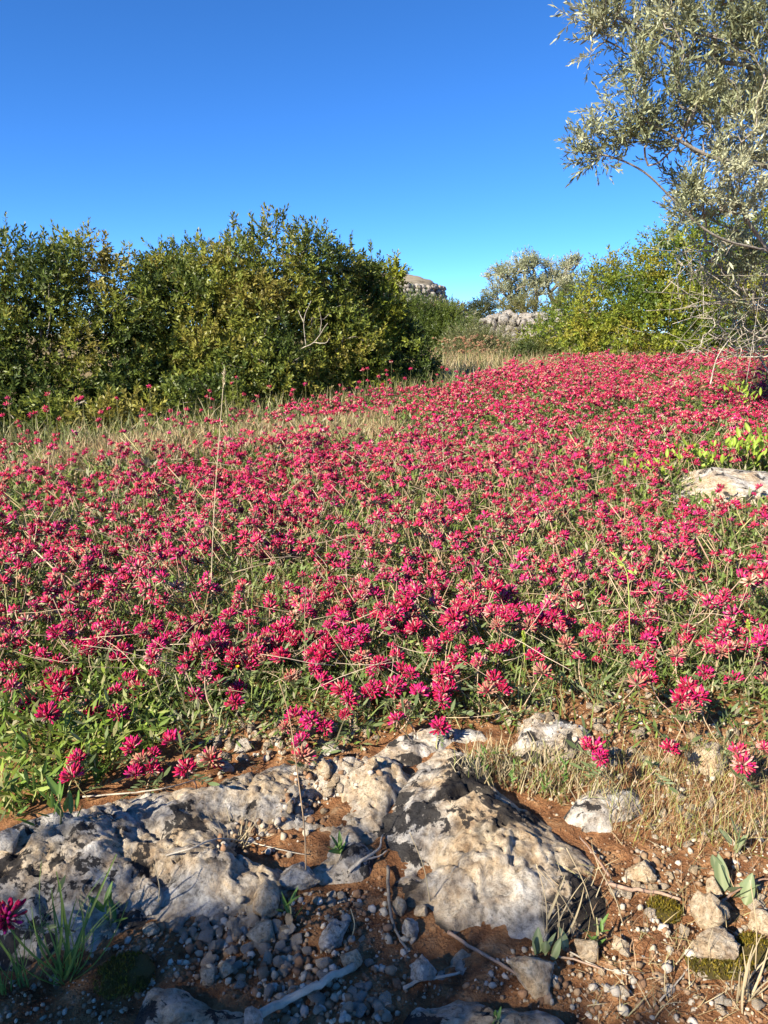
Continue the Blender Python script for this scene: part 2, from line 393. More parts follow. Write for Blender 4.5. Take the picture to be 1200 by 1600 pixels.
# ------------------------------------------------------------------ foliage builders
def leaf_geo(L, Wd, fold=.25, curl=.0, four=False):
    if not four:
        V = np.array([[0, 0, 0], [-Wd/2, fold*Wd/2, L*.48], [Wd/2, fold*Wd/2, L*.48], [0, curl*L, L]]); F = np.array([[0, 2, 3], [0, 3, 1]])
    else:
        V = np.array([[0, 0, 0], [-Wd*.44, fold*Wd*.4, L*.30], [-Wd*.38, fold*Wd*.4+curl*L*.35, L*.68], [Wd*.44, fold*Wd*.4, L*.30], [Wd*.38, fold*Wd*.4+curl*L*.35, L*.68], [0, curl*L, L]])
        F = np.array([[0, 3, 1], [1, 3, 4], [1, 4, 2], [2, 4, 5]])
    return V, F, np.ones((len(V), 3))
def shoot(n, length, L, Wd, a0, a1, seed, four=False, curl=.05, jit=.25):
    r = np.random.default_rng(seed); t = (np.arange(n)+.5)/n
    phi = np.arange(n)*2.4+r.uniform(0, 6); ang = a0+(a1-a0)*t + r.normal(0, jit, n)
    D = np.stack([np.sin(ang)*np.cos(phi), np.sin(ang)*np.sin(phi), np.cos(ang)], 1)
    P = np.stack([r.normal(0, .01*length, n), r.normal(0, .01*length, n), t*length], 1)
    S = r.uniform(.65, 1.15, n)*(1-.3*t**3)
    mul = r.uniform(.72, 1.22, n)[:, None]*np.array([[1, 1, 1.]])
    V, F, C = scatter(leaf_geo(L, Wd, .3, curl, four), P, frames(D, r.normal(0, .5, n)), S, cmul=mul)
    st = tube([[0, 0, 0], [0, 0, length*.95]], [.0013, .0007], 3, (.9, .75, .5)); st = (st[0], st[1][:6], st[2])
    return merge([(V, F, C), st])
def grow(roots, targets, seed=0, jitter=.12, r_tip=.0016, seg=.10, power=.42, sag=.0):
    """a branch skeleton: every target is tied to the nearest wood already grown"""
    r = np.random.default_rng(seed); nodes_ = [np.asarray(p, float) for p in roots[0]]; par = [-1]+list(range(len(nodes_)-1))
    for chain in roots[1:]:
        base = len(nodes_); c = [np.asarray(p, float) for p in chain]
        d = np.linalg.norm(np.array(nodes_)-c[0], axis=1); par.append(int(d.argmin())); nodes_ += c; par += list(range(base, base+len(c)-1))
    buf = np.zeros((len(nodes_)+len(targets)*24, 3)); m = len(nodes_); buf[:m] = nodes_; tips = []
    root = buf[0]
    order = np.argsort(np.linalg.norm(targets-root, axis=1))
    for k in order:
        T = targets[k]; d = np.linalg.norm(buf[:m]-T, axis=1) + .25*np.linalg.norm(buf[:m]-root, axis=1)
        a = int(d.argmin()); A = buf[a]; Ld = np.linalg.norm(T-A); n = int(min(22, max(2, round(Ld/seg)))); prev = a
        off = r.normal(0, jitter*Ld, 3)
        for i in range(1, n+1):
            u = i/n; q = A+(T-A)*u + off*math.sin(math.pi*u)*(1-.3*u) + (r.normal(0, .012*Ld, 3) if i < n else 0)
            q[2] -= sag*Ld*math.sin(math.pi*u)
            buf[m] = q; par.append(prev); prev = m; m += 1
        tips.append(prev)
    par = np.array(par); cnt = np.zeros(m)
    for t in tips: cnt[t] += 1
    for i in range(m-1, 0, -1):
        if par[i] >= 0: cnt[par[i]] += cnt[i]
    rad = r_tip*np.maximum(cnt, 1)**power
    return buf[:m], par, rad, np.array(tips)
def wood(buf, par, rad, sides=4, minr=0.0):
    k = np.where((par >= 0) & (rad >= minr))[0]; A, B = buf[par[k]], buf[k]; ra = np.minimum(rad[par[k]], rad[k]*1.5); rb = rad[k]
    T = norm(B-A); R = frames(T, np.zeros(len(k))); an = np.arange(sides)*2*math.pi/sides
    ring = np.stack([np.cos(an), np.sin(an), 0*an], 1); ringw = np.einsum('nij,kj->nki', R, ring)
    V = np.concatenate([A[:, None]+ringw*ra[:, None, None], B[:, None]+ringw*rb[:, None, None]], 1)
    j = np.arange(sides); jn = (j+1) % sides
    f = np.concatenate([np.stack([j, jn, jn+sides], 1), np.stack([j, jn+sides, j+sides], 1)])
    F = f[None]+(np.arange(len(k))*2*sides)[:, None, None]
    return V.reshape(-1, 3), F.reshape(-1, 3), np.ones((len(k)*2*sides, 3))
def clump_points(clumps, n, r, deep=.25, inside_cut=.62):
    """points through ellipsoid clumps, thick towards the outside; returns points and outward directions"""
    c = np.array([k[:3] for k in clumps]); rad = np.array([k[3] for k in clumps]); w = rad**2/np.sum(rad**2)
    P, D = [], []
    while sum(map(len, P)) < n:
        i = r.choice(len(c), n, p=w); d = norm(r.normal(size=(n, 3))); u = 1-deep*r.random(n)**1.6
        lumpy = 1+.22*perlin(d*2.2+c[i]*3)+.20*perlin(d*4.5+c[i]*5, 3)-.04
        p = c[i]+d*(rad[i]*u*lumpy)[:, None]*np.array([1, 1, .95])
        if len(c) < 40:
            dist = np.linalg.norm(p[:, None]-c[None], axis=2)/rad[None]; dist[np.arange(n), i] = 9; ok = dist.min(1) > inside_cut
        else: ok = np.ones(n, bool)
        ok = ok & (p[:, 2] > g_low(p[:, 0], p[:, 1])+.02)
        P.append(p[ok]); D.append(d[ok])
    return np.concatenate(P)[:n], np.concatenate(D)[:n]
def sub_clumps(clumps, r, size=.20):
    out = []
    for x, y, z, R in clumps:
        sr = min(size, R*.55); k = int(max(5, 3.2*(R/sr)**2))
        d = norm(r.normal(size=(k, 3))+[0, -.15, .1]); rr = sr*r.uniform(.6, 1.15, k)
        for i in range(k): out.append((x+d[i, 0]*R*.86, y+d[i, 1]*R*.86, z+d[i, 2]*R*.82, rr[i]))
    return out
def px_clumps(L):
    return [(*at(px, py, Y), rp*Y/FPX) for px, py, rp, Y in L]
def shrub(name, label, cat, clumps, n_shoot, protos, palette, base=None, seed=0, n_wood=220, mat=M_LENT, group=None, up=.25, size=1.0, deep=.3, patch=2.2, bark=M_BARK, cut=.62, stems=4, extra=None, sub=.25):
    r = np.random.default_rng(seed)
    n1 = int(n_shoot*.34); Pa, Da = clump_points(clumps, n1, r, .45, cut)
    Pb, Db = clump_points(sub_clumps(clumps, r, sub), n_shoot-n1, r, .5, .55)
    P, D = np.concatenate([Pa, Pb]), np.concatenate([Da, Db])
    cc = np.array([k[:3] for k in clumps])
    if base is None:
        bx, by = cc[:, 0].mean(), cc[:, 1].mean(); base = (bx, by)
    b0 = np.array([base[0], base[1], float(g_low(base[0], base[1]))-.03])
    root = thing(name, label, cat, b0, group=group)
    k = r.choice(len(P), min(n_wood, len(P)), replace=False)
    chains = []
    for s in range(stems):
        o = np.array([r.normal(0, .10), r.normal(0, .06), 0]); chains.append([b0+o, b0+o*1.5+[r.normal(0, .05), r.normal(0, .05), .15]])
    buf, par, rad, tips = grow(chains, P[k], seed, .15, .0022, .12, .44)
    V, F, C = wood(buf, par, rad, 4)
    w = link('stem', mesh_np('stem', V-b0, F, bark), root)
    dirs = norm(D*.8+np.array([0, 0, up])+r.normal(0, .35, P.shape))
    if extra is not None:
        P = np.concatenate([P, extra[0]]); dirs = np.concatenate([dirs, extra[1]])
    tn = fbm(P*patch, 3, seed+2)*.95+.42+r.normal(0, .16, len(P))
    pal = np.array(palette); t = np.clip(tn, 0, .999)*(len(pal)-1); i = t.astype(int); u = (t-i)[:, None]
    tint = pal[i]*(1-u)+pal[np.minimum(i+1, len(pal)-1)]*u
    tint = tint*r.uniform(.8, 1.2, (len(P), 1))
    which = r.integers(0, len(protos), len(P)); out = []
    for q, pr in enumerate(protos):
        s = which == q
        out.append(scatter(pr, P[s], frames(dirs[s], r.uniform(0, 6.3, s.sum())), size*r.uniform(.75, 1.25, s.sum()), cmul=tint[s]))
    V, F, C = merge(out)
    cr = link('crown', mesh_np('crown', V-b0, F, mat, C), root); cr['kind'] = 'stuff'
    return root

LENT = [shoot(12, .095, .041, .0165, 1.15, .5, 10+i) for i in range(5)]
LENT_FAR = [shoot(11, .15, .055, .022, 1.15, .5, 30+i) for i in range(4)]
OLV = [shoot(15, .14, .042, .0105, .95, .45, 50+i, True) for i in range(6)]
OLV_FAR = [shoot(9, .22, .085, .024, .95, .4, 70+i) for i in range(4)]
FEATHER = [shoot(24, .16, .034, .007, .75, .4, 90+i) for i in range(4)]
PAL_LENT = [(.062, .092, .020), (.105, .142, .025), (.155, .190, .032), (.20, .225, .036), (.24, .24, .040), (.26, .225, .05)]
PAL_LENT_Y = [(.09, .14, .020), (.145, .20, .024), (.21, .255, .030), (.27, .29, .034), (.29, .26, .036)]
PAL_OLIVE = [(.22, .245, .125), (.30, .325, .175), (.39, .40, .235), (.47, .48, .31)]
PAL_SCRUB = [(.16, .13, .05), (.20, .17, .07), (.12, .13, .04), (.24, .19, .10)]

def spikes(pts, n, seed):
    """upright leading shoots above a crown: list of (px,py,Y,length)"""
    r = np.random.default_rng(seed); P, D = [], []
    for px, py, Y, ln in pts:
        a = at(px, py, Y); lean = np.array([r.normal(0, .12), r.normal(0, .1), 1.])
        for t in np.linspace(0, 1, n):
            P.append(a+lean*ln*t); D.append(norm(lean+r.normal(0, .3, 3)))
    return np.array(P), np.array(D)

shrub('evergreen_shrub', 'dense dark evergreen shrub at the left edge with brownish dry leaves', 'shrub',
      px_clumps([(30, 450, 72, 5.5), (125, 462, 76, 5.7), (205, 470, 72, 6.0), (50, 545, 92, 5.3), (160, 560, 92, 5.5), (25, 630, 70, 5.0), (125, 642, 68, 5.15), (205, 630, 60, 5.4),
                 (-90, 480, 110, 5.4), (-90, 600, 100, 5.1), (-210, 520, 110, 5.2), (245, 540, 70, 5.9), (255, 445, 44, 6.2), (10, 668, 38, 4.6), (80, 668, 36, 4.6), (150, 662, 36, 4.6), (215, 650, 34, 4.8), (-80, 670, 50, 4.5)]),
      8600, LENT, PAL_LENT, seed=101, n_wood=420, extra=spikes([(10, 400, 5.4, .2), (85, 392, 5.6, .06)], 4, 1))
shrub('evergreen_shrub', 'tallest rounded evergreen shrub in the middle of the left thicket', 'shrub',
      px_clumps([(430, 425, 78, 6.3), (355, 450, 72, 6.2), (495, 450, 68, 6.5), (300, 470, 70, 6.1), (330, 540, 90, 5.85), (425, 545, 92, 5.95), (270, 600, 66, 5.6), (365, 615, 62, 5.6), (450, 612, 62, 5.9), (500, 540, 70, 6.3), (290, 636, 32, 5.0), (350, 630, 30, 5.2), (415, 620, 30, 5.5), (480, 610, 30, 5.8)]),
      8400, LENT, PAL_LENT, seed=102, n_wood=420, extra=spikes([(365, 365, 6.3, .05), (440, 355, 6.3, .05), (500, 400, 6.5, .19), (480, 385, 6.4, .1), (430, 352, 6.3, .06)], 4, 2))
shrub('evergreen_shrub', 'yellow-tipped evergreen shrub at the right end of the left thicket', 'shrub',
      px_clumps([(545, 448, 40, 6.9), (598, 442, 24, 7.0), (622, 430, 8, 7.0), (555, 505, 58, 6.8), (600, 525, 42, 6.9), (555, 570, 58, 6.5), (628, 575, 42, 6.8), (600, 600, 38, 6.6), (660, 595, 26, 6.9), (640, 530, 16, 6.9), (540, 606, 28, 6.2), (590, 604, 26, 6.3), (650, 606, 22, 6.5)]),
      4800, LENT, [PAL_LENT[0], PAL_LENT[1], PAL_LENT[2], PAL_LENT_Y[2], PAL_LENT_Y[3]], seed=103, n_wood=240, extra=spikes([(545, 395, 6.9, .09), (580, 400, 6.9, .06), (620, 415, 7, .05), (530, 410, 6.7, .1)], 4, 3))
shrub('evergreen_shrub', 'bright yellow-green evergreen shrub on the right behind the flower field', 'shrub',
      px_clumps([(880, 520, 42, 9.4), (930, 490, 55, 9.2), (985, 458, 56, 9.0), (1055, 440, 70, 9.0), (960, 530, 52, 8.8), (1030, 510, 68, 8.6), (1110, 470, 90, 8.5), (1100, 540, 50, 8.3), (1180, 390, 80, 9.0), (1200, 480, 100, 8.6), (1290, 430, 130, 8.8), (840, 548, 26, 9.4), (1270, 530, 90, 8.3), (1005, 440, 36, 9.0), (1090, 395, 52, 9.0), (905, 545, 40, 8.8), (1150, 545, 50, 8.2)]),
      9000, LENT_FAR, PAL_LENT_Y, seed=104, n_wood=300, size=.82, sub=.3)
shrub('conifer_shrub', 'soft feathery green shrub right behind the left thicket, below the stone hut', 'shrub',
      px_clumps([(640, 512, 34, 12.5), (690, 516, 28, 12.5), (655, 550, 40, 12), (705, 548, 32, 11.8), (732, 525, 14, 12.3)]),
      2600, FEATHER, [(.06, .10, .02), (.10, .14, .025), (.14, .18, .03)], seed=105, n_wood=120, size=1.5)
shrub('low_shrub', 'pale green low shrub in front of the dry stone wall', 'shrub',
      px_clumps([(735, 560, 34, 10.6), (770, 555, 22, 11), (705, 580, 26, 10)]), 1000, FEATHER, [(.12, .15, .05), (.18, .19, .08), (.22, .20, .10)], seed=106, n_wood=60, size=1.2)
shrub('low_shrub', 'olive green low shrub at the foot of the right shrub, beside the gap', 'shrub',
      px_clumps([(815, 570, 26, 9.0), (845, 560, 24, 9.2), (790, 585, 16, 9)]), 800, LENT_FAR, [(.08, .11, .03), (.14, .16, .04), (.19, .18, .06)], seed=107, n_wood=60, size=.6)
shrub('grey_shrub', 'greyish scrub leaning on the left end of the dry stone wall', 'shrub',
      px_clumps([(722, 508, 18, 16), (740, 522, 16, 16), (705, 500, 14, 16)]), 500, OLV_FAR, [(.16, .16, .08), (.22, .21, .12)], seed=108, n_wood=60, size=.7, mat=M_OLIVE)
shrub('grey_shrub', 'bare greyish scrub before the middle of the dry stone wall', 'shrub',
      px_clumps([(790, 530, 18, 15), (805, 545, 16, 14.5), (775, 548, 14, 14)]), 260, OLV_FAR, [(.20, .18, .11), (.28, .25, .17)], seed=109, n_wood=160, size=.6, mat=M_OLIVE, bark=M_DRYWOOD)
shrub('brown_scrub', 'brownish olive scrub covering the slope under the stone hut', 'shrub',
      px_clumps([(600, 500, 20, 27), (640, 496, 20, 27), (680, 494, 18, 27), (712, 490, 14, 26), (735, 496, 12, 25)]), 1500, LENT_FAR, PAL_SCRUB, seed=110, n_wood=160, size=1.5)
shrub('dark_shrub', 'small dark shrub above the left end of the dry stone wall', 'shrub',
      px_clumps([(755, 484, 14, 22), (745, 488, 10, 22)]), 330, LENT_FAR, [(.06, .08, .03), (.11, .11, .04)], seed=111, n_wood=40, size=1.2)
shrub('low_shrub', 'yellowish low scrub behind the dry stone wall under the far trees', 'shrub',
      px_clumps([(790, 486, 14, 23), (815, 484, 14, 23), (842, 484, 14, 23.5), (870, 480, 16, 23)]), 700, LENT_FAR, [(.15, .16, .05), (.22, .20, .07)], seed=112, n_wood=50, size=1.2)
shrub('hazy_shrub', 'dull green shrub rising behind the right shrub and far trees', 'shrub',
      px_clumps([(900, 470, 24, 16), (930, 452, 24, 16), (960, 440, 22, 16)]), 700, LENT_FAR, [(.10, .12, .04), (.14, .15, .05)], seed=113, n_wood=50, size=1.0)

shrub('evergreen_hedge', 'dull green band of scrub closing the view behind the right shrub', 'shrub',
      px_clumps([(870, 525, 30, 13), (930, 510, 40, 13), (1000, 500, 50, 13), (1080, 490, 60, 13), (1170, 480, 70, 13), (1280, 470, 80, 13)]), 2600, LENT_FAR, [(.05, .08, .02), (.08, .11, .03)], seed=114, n_wood=60, size=1.3, cut=.4)
# dead pale branch standing out in front of the middle left shrub
def twig_thing(name, label, cat, chains, mat, group=None, sides=5):
    """one branching twig: chains of (points, r0, r1)"""
    base = np.array(chains[0][0][0], float); root_parts = []
    for pts, r0, r1 in chains:
        c = curve_pts(pts, max(6, 4*len(pts))); n = len(c)
        wob = np.random.default_rng(int(abs(c[0, 0])*1e4) % 9999).normal(0, .16, (n, 3))*r0; wob[0] = 0
        root_parts.append(tube(c+wob, np.linspace(r0, r1, n), sides))
    V, F, C = merge(root_parts)
    o = link(name, mesh_np(name, V-base, F, mat, smooth=True)); o.location = base
    return tag(o, label, cat, group)
A = lambda px, py, Y: at(px, py, Y)
twig_thing('dead_branch', 'bare pale forked branch sticking out of the middle left shrub', 'branch',
           [([A(462, 580, 5.75), A(468, 548, 5.62), A(490, 535, 5.5), A(512, 505, 5.45)], .006, .002), ([A(478, 542, 5.56), A(475, 500, 5.5), A(486, 470, 5.45)], .004, .0015),
            ([A(490, 535, 5.5), A(508, 536, 5.4), A(515, 528, 5.4)], .003, .0015), ([A(500, 520, 5.47), A(502, 500, 5.45), A(498, 480, 5.4)], .003, .0012), ([A(475, 505, 5.5), A(466, 485, 5.5)], .004, .002)], M_DRYWOOD)

# ------------------------------------------------------------------ trees
def tree(name, label, chains, clumps, n_shoot, protos, palette, seed, n_wood, mat, size=1.0, sides=5, deep=.6, r_tip=.002, patch=1.6, power=.44, cut=.3, up=.35, targets_extra=None, seg=.10, group=None):
    r = np.random.default_rng(seed); P, D = clump_points(clumps, n_shoot, r, deep, cut)
    b0 = np.array(chains[0][0], float); root = thing(name, label, 'tree', b0, group=group)
    k = r.choice(len(P), min(n_wood, len(P)), replace=False); tg = P[k]
    buf, par, rad, tips = grow([curve_pts(c, 4*len(c)) for c in chains], tg, seed, .13, r_tip, seg, power)
    V, F, C = wood(buf, par, rad, sides)
    link('trunk', mesh_np('trunk', V-b0, F, M_BARK, smooth=True), root)
    # shoots sit along the thin wood
    thin = np.where((rad < r_tip*2.2) & (par >= 0))[0]
    q = r.choice(thin, n_shoot); pos = buf[q]+r.normal(0, .02*size, (n_shoot, 3)); dr = norm(norm(buf[q]-buf[par[q]])*.9+r.normal(0, .55, (n_shoot, 3))+[0, 0, up])
    tn = np.clip(fbm(pos*patch, 3, seed+2)*.9+.5+r.normal(0, .2, n_shoot), 0, .999)
    pal = np.array(palette); t = tn*(len(pal)-1); i = t.astype(int); u = (t-i)[:, None]; tint = pal[i]*(1-u)+pal[np.minimum(i+1, len(pal)-1)]*u
    which = r.integers(0, len(protos), n_shoot); out = []
    for z, pr in enumerate(protos):
        s = which == z
        out.append(scatter(pr, pos[s], frames(dr[s], r.uniform(0, 6.3, s.sum())), size*r.uniform(.7, 1.2, s.sum()), cmul=tint[s]*r.uniform(.85, 1.15, (s.sum(), 1))))
    V, F, C = merge(out); cr = link('crown', mesh_np('crown', V-b0, F, mat, C), root); cr['kind'] = 'stuff'
    return root
b = at(1330, 620, 4.5); b[2] = float(g_low(b[0], b[1]))-.03
tree('olive_tree', 'grey-green wild olive tree leaning in from the right edge', 
     [[b, b+[-.05, 0, .5], at(1300, 400, 4.4), at(1290, 250, 4.4), at(1260, 60, 4.4), at(1240, -120, 4.5)],
      [at(1300, 420, 4.4), at(1200, 392, 4.25), at(1135, 376, 4.15), at(1090, 350, 4.1), at(1045, 305, 4.05), at(1005, 268, 4.0), at(955, 245, 4.0), at(905, 238, 4.0)],
      [at(1295, 320, 4.4), at(1200, 262, 4.2), at(1110, 245, 4.1), at(1020, 195, 4.05), at(950, 165, 4.0)],
      [at(1280, 180, 4.4), at(1190, 110, 4.3), at(1080, 90, 4.2), at(990, 40, 4.1), at(915, 5, 4.1)],
      [at(1200, 392, 4.25), at(1160, 330, 4.2), at(1130, 250, 4.3), at(1120, 150, 4.3)]],
     [(*at(px, py, Y), rp*Y/FPX) for px, py, rp, Y in [(945, 35, 48, 4.1), (1010, 60, 62, 4.15), (1080, 40, 80, 4.2), (1150, 60, 85, 4.3), (1010, 130, 60, 4.1), (1080, 150, 75, 4.2), (1160, 170, 85, 4.3), (945, 225, 38, 4.0), (905, 220, 26, 4.0),
       (1000, 215, 52, 4.05), (1060, 225, 55, 4.1), (1130, 240, 60, 4.15), (1200, 250, 70, 4.3), (1090, 300, 45, 4.15), (1170, 330, 50, 4.2), (1250, 120, 110, 4.4), (1000, -60, 80, 4.2), (1120, -90, 110, 4.3), (1260, -80, 130, 4.5), (1360, 60, 140, 4.6), (1340, 250, 110, 4.6), (1130, 330, 40, 4.3), (1180, 400, 46, 4.4), (1215, 470, 40, 4.4), (1120, 385, 30, 4.3), (1070, 335, 30, 4.1), (1145, 430, 36, 4.5), (1195, 510, 40, 4.6)]],
     5000, OLV, PAL_OLIVE, 201, 1100, M_OLIVE, size=.92, deep=.95, r_tip=.0022, power=.34)
b = at(828, 500, 26.5); b[2] = float(g_low(b[0], b[1]))
tree('olive_tree', 'far grey olive tree with twin stems behind the dry stone wall', [[b, at(818, 485, 26), at(790, 462, 26), at(780, 440, 26)], [b, at(838, 470, 26), at(836, 440, 26), at(832, 410, 26)]],
     px_clumps([(785, 435, 26, 26), (815, 420, 24, 26), (833, 412, 18, 26), (775, 465, 20, 26), (820, 455, 26, 26), (845, 445, 16, 26), (800, 470, 22, 26)]), 1500, OLV_FAR, PAL_OLIVE, 202, 260, M_OLIVE, size=1.25, deep=.95, r_tip=.012, seg=.25)
b = at(862, 500, 27); b[2] = float(g_low(b[0], b[1]))
tree('olive_tree', 'far smaller olive tree at the right of the pair, against the sky', [[b, at(866, 478, 26.5), at(882, 455, 26.5), at(890, 430, 26.5)], [at(866, 478, 26.5), at(856, 450, 26.5), at(852, 420, 26.5)]],
     px_clumps([(888, 418, 18, 26.5), (875, 435, 20, 26.5), (855, 440, 12, 26.5), (855, 415, 9, 26.5), (885, 450, 15, 26.5), (898, 412, 10, 26.5)]), 800, OLV_FAR, PAL_OLIVE, 203, 160, M_OLIVE, size=1.2, deep=.95, r_tip=.012, seg=.25)
# unseen tree added behind the camera, crown shaped to throw shade on the foreground
def shade_tree():
    r = np.random.default_rng(61)
    poly = [(-700, 1420), (-100, 1410), (60, 1430), (230, 1445), (330, 1425), (430, 1440), (520, 1410), (560, 1400), (590, 1450), (640, 1510), (690, 1560), (760, 1600), (850, 1700), (1000, 2000), (1000, 2100), (-700, 2300)]
    q = []
    while len(q) < 900:
        p = np.array([r.uniform(-700, 1100), r.uniform(1300, 2300)])
        if in_poly(p[0], p[1], poly) > 6: q.append(p)
    q += [(r.normal(cx, 26), r.normal(cy, 14)) for cx, cy, n in [(340, 1265, 4), (60, 1330, 5), (590, 1300, 6), (780, 1440, 4)] for _ in range(n)]
    q = np.array(q); P = np.array([onz(a, b, .03) for a, b in q])+np.array(sun_dir)*(r.uniform(3.3, 4.3, len(q)))[:, None]
    c = P.mean(0); sb = np.array([c[0]-.3, c[1]-.5, 0]); sb[2] = float(g_low(sb[0], sb[1]))-.03
    root = thing('olive_tree', 'unseen olive tree added behind the camera, crown shaped to shade the near rocks', 'tree', sb)
    k = r.choice(len(P), 420, replace=False)
    buf, par, rad, tips = grow([curve_pts([sb, sb+[.05, .1, .6], sb+[.12, .2, 1.1], c-[.1, 0, .35]], 14)], P[k], 61, .1, .0017, .12, .44)
    V, F, C = wood(buf, par, rad, 5); link('trunk', mesh_np('trunk', V-sb, F, M_BARK, smooth=True), root)
    dr = norm(r.normal(size=P.shape)+[0, 0, .4]); pal = np.array(PAL_OLIVE); w_ = r.integers(0, 6, len(P))
    V, F, C = merge([scatter(OLV[z], P[w_ == z], frames(dr[w_ == z], r.uniform(0, 6, (w_ == z).sum())), r.uniform(.8, 1.2, (w_ == z).sum()), cmul=pal[r.integers(0, 4, (w_ == z).sum())]) for z in range(6)])
    cr = link('crown', mesh_np('crown', V-sb, F, M_OLIVE, C), root); cr['kind'] = 'stuff'
shade_tree()

# ------------------------------------------------------------------ dry brush tangle at the right
def brush(name, label, box, n, seed, base_px, Y0, mat, r0=.0035, long=(.25, .6)):
    r = np.random.default_rng(seed); parts = []
    b0 = at(*base_px, Y0); b0[2] = float(g_low(b0[0], b0[1]))-.02
    cx = [b0]; tg = []
    for k in range(n):
        px = box[0]+(box[2]-box[0])*r.random()**.6; py = box[1]+(box[3]-box[1])*r.random(); tg.append(at(px, py, Y0+r.uniform(-.45, .45)))
    tg = np.array(tg); tg = tg[tg[:, 2] > g_low(tg[:, 0], tg[:, 1])+.02]
    buf, par, rad, tips = grow([[b0, b0+[0, 0, .2]], [b0+[.1, 0, 0], b0+[.1, 0, .4]]], tg, seed, .16, .0014, .11, .30)
    parts.append(wood(buf, par, rad, 4))
    for k in range(n//3):
        p = tg[r.integers(len(tg))]; d = norm(r.normal(size=3)*[1, .6, .8]); L = r.uniform(*long); q = p-d*L/2
        parts.append(tube(curve_pts([q, p+r.normal(0, .02, 3), p+d*L/2], 6), np.linspace(r0*r.uniform(.4, 1), r0*.3, 6), 4))
    V, F, C = merge(parts); root = thing(name, label, 'brush', b0)
    o = link('twig', mesh_np('twig', V-b0, F, mat), root); o['kind'] = 'stuff'; return root
brush('dry_brush', 'tangle of bare pale dead twigs under the olive at the right edge', (1050, 385, 1330, 560), 900, 5, (1230, 600), 4.8, M_DRYWOOD, .0032)
for k, (pts, rr, lab) in enumerate([
    ([A(1205, 472, 4.9), A(1150, 470, 4.8), A(1085, 460, 4.7), A(1005, 456, 4.6)], .008, 'long pale bare branch lying level across the right shrub'),
    ([A(1205, 482, 4.9), A(1170, 472, 4.8), A(1120, 474, 4.7), A(1095, 476, 4.7)], .007, 'dark bare branch just under the long level branch at the right'),
    ([A(1148, 470, 4.6), A(1135, 430, 4.6), A(1115, 400, 4.6)], .006, 'pale bare twig slanting up left above the level branch'),
    ([A(1150, 468, 4.5), A(1158, 420, 4.5), A(1162, 380, 4.5)], .005, 'pale bare upright twig above the level branch at the right'),
    ([A(1060, 460, 4.6), A(1058, 420, 4.6), A(1054, 378, 4.6)], .004, 'thin bare upright twig before the right shrub, left of the tangle'),
    ([A(1110, 600, 4.2), A(1120, 560, 4.4), A(1140, 530, 4.5), A(1160, 512, 4.6)], .006, 'pale bent dead twig rising from the flowers under the tangle')]):
    twig_thing('bare_branch', lab, 'branch', [(pts, rr*.75, rr*.25)], M_DRYWOOD)

# ------------------------------------------------------------------ dry stone wall and stone hut in the distance
def stone_mesh(seed, sub=1, rough=.22, flat=1.0, box=2.6, cuts=7):
    """a broken stone: rounded block with flat fracture faces"""
    import bmesh
    bm = bmesh.new(); bmesh.ops.create_icosphere(bm, subdivisions=sub, radius=.5); r = np.random.default_rng(seed)
    V = np.array([v.co[:] for v in bm.verts]); F = np.array([[v.index for v in f.verts] for f in bm.faces]); bm.free()
    Q = np.linalg.qr(r.normal(size=(3, 3)))[0] if box < 3 else np.eye(3)
    d = norm(V) @ Q; V = d/(np.abs(d)**box).sum(1)[:, None]**(1/box)*.5*(1+rough*fbm(d*1.2, 2, seed)[:, None]+rough*.4*perlin(d*4, seed+5)[:, None])
    for _ in range(cuts):
        n = norm(r.normal(size=3)); c = r.uniform(.26, .42) if cuts < 10 else r.uniform(.24, .38); s = V @ n; V = V-np.maximum(s-c, 0)[:, None]*n*.95
    V = V*(1+rough*.12*perlin(norm(V)*9, seed+6)[:, None])
    V[:, 2] *= flat
    return V, F, np.ones((len(V), 3))
WALL_STONES = [mesh_np('stone', *(lambda t: (t[0]*1.12, t[1]))(stone_mesh(900+i, 2, .35, 1, 7, 9)), M_WALLSTONE) for i in range(8)]
wa, wb = at(640, 556, 20.5), at(985, 556, 18.5)
wroot = thing('dry_stone_wall', 'tumbledown dry stone wall of grey rubble in the gap between the shrubs', 'wall', (0, 0, 0)); wroot['kind'] = 'thing'
wroot.location = ((wa[0]+wb[0])/2, (wa[1]+wb[1])/2, float(g_low((wa[0]+wb[0])/2, 18.5)))
wdir = norm((wb-wa)*[1, 1, 0]); wlen = float(np.linalg.norm((wb-wa)[:2])); wnrm = np.array([-wdir[1], wdir[0], 0])
r = np.random.default_rng(77); nst = 0
loc0 = np.array(wroot.location)
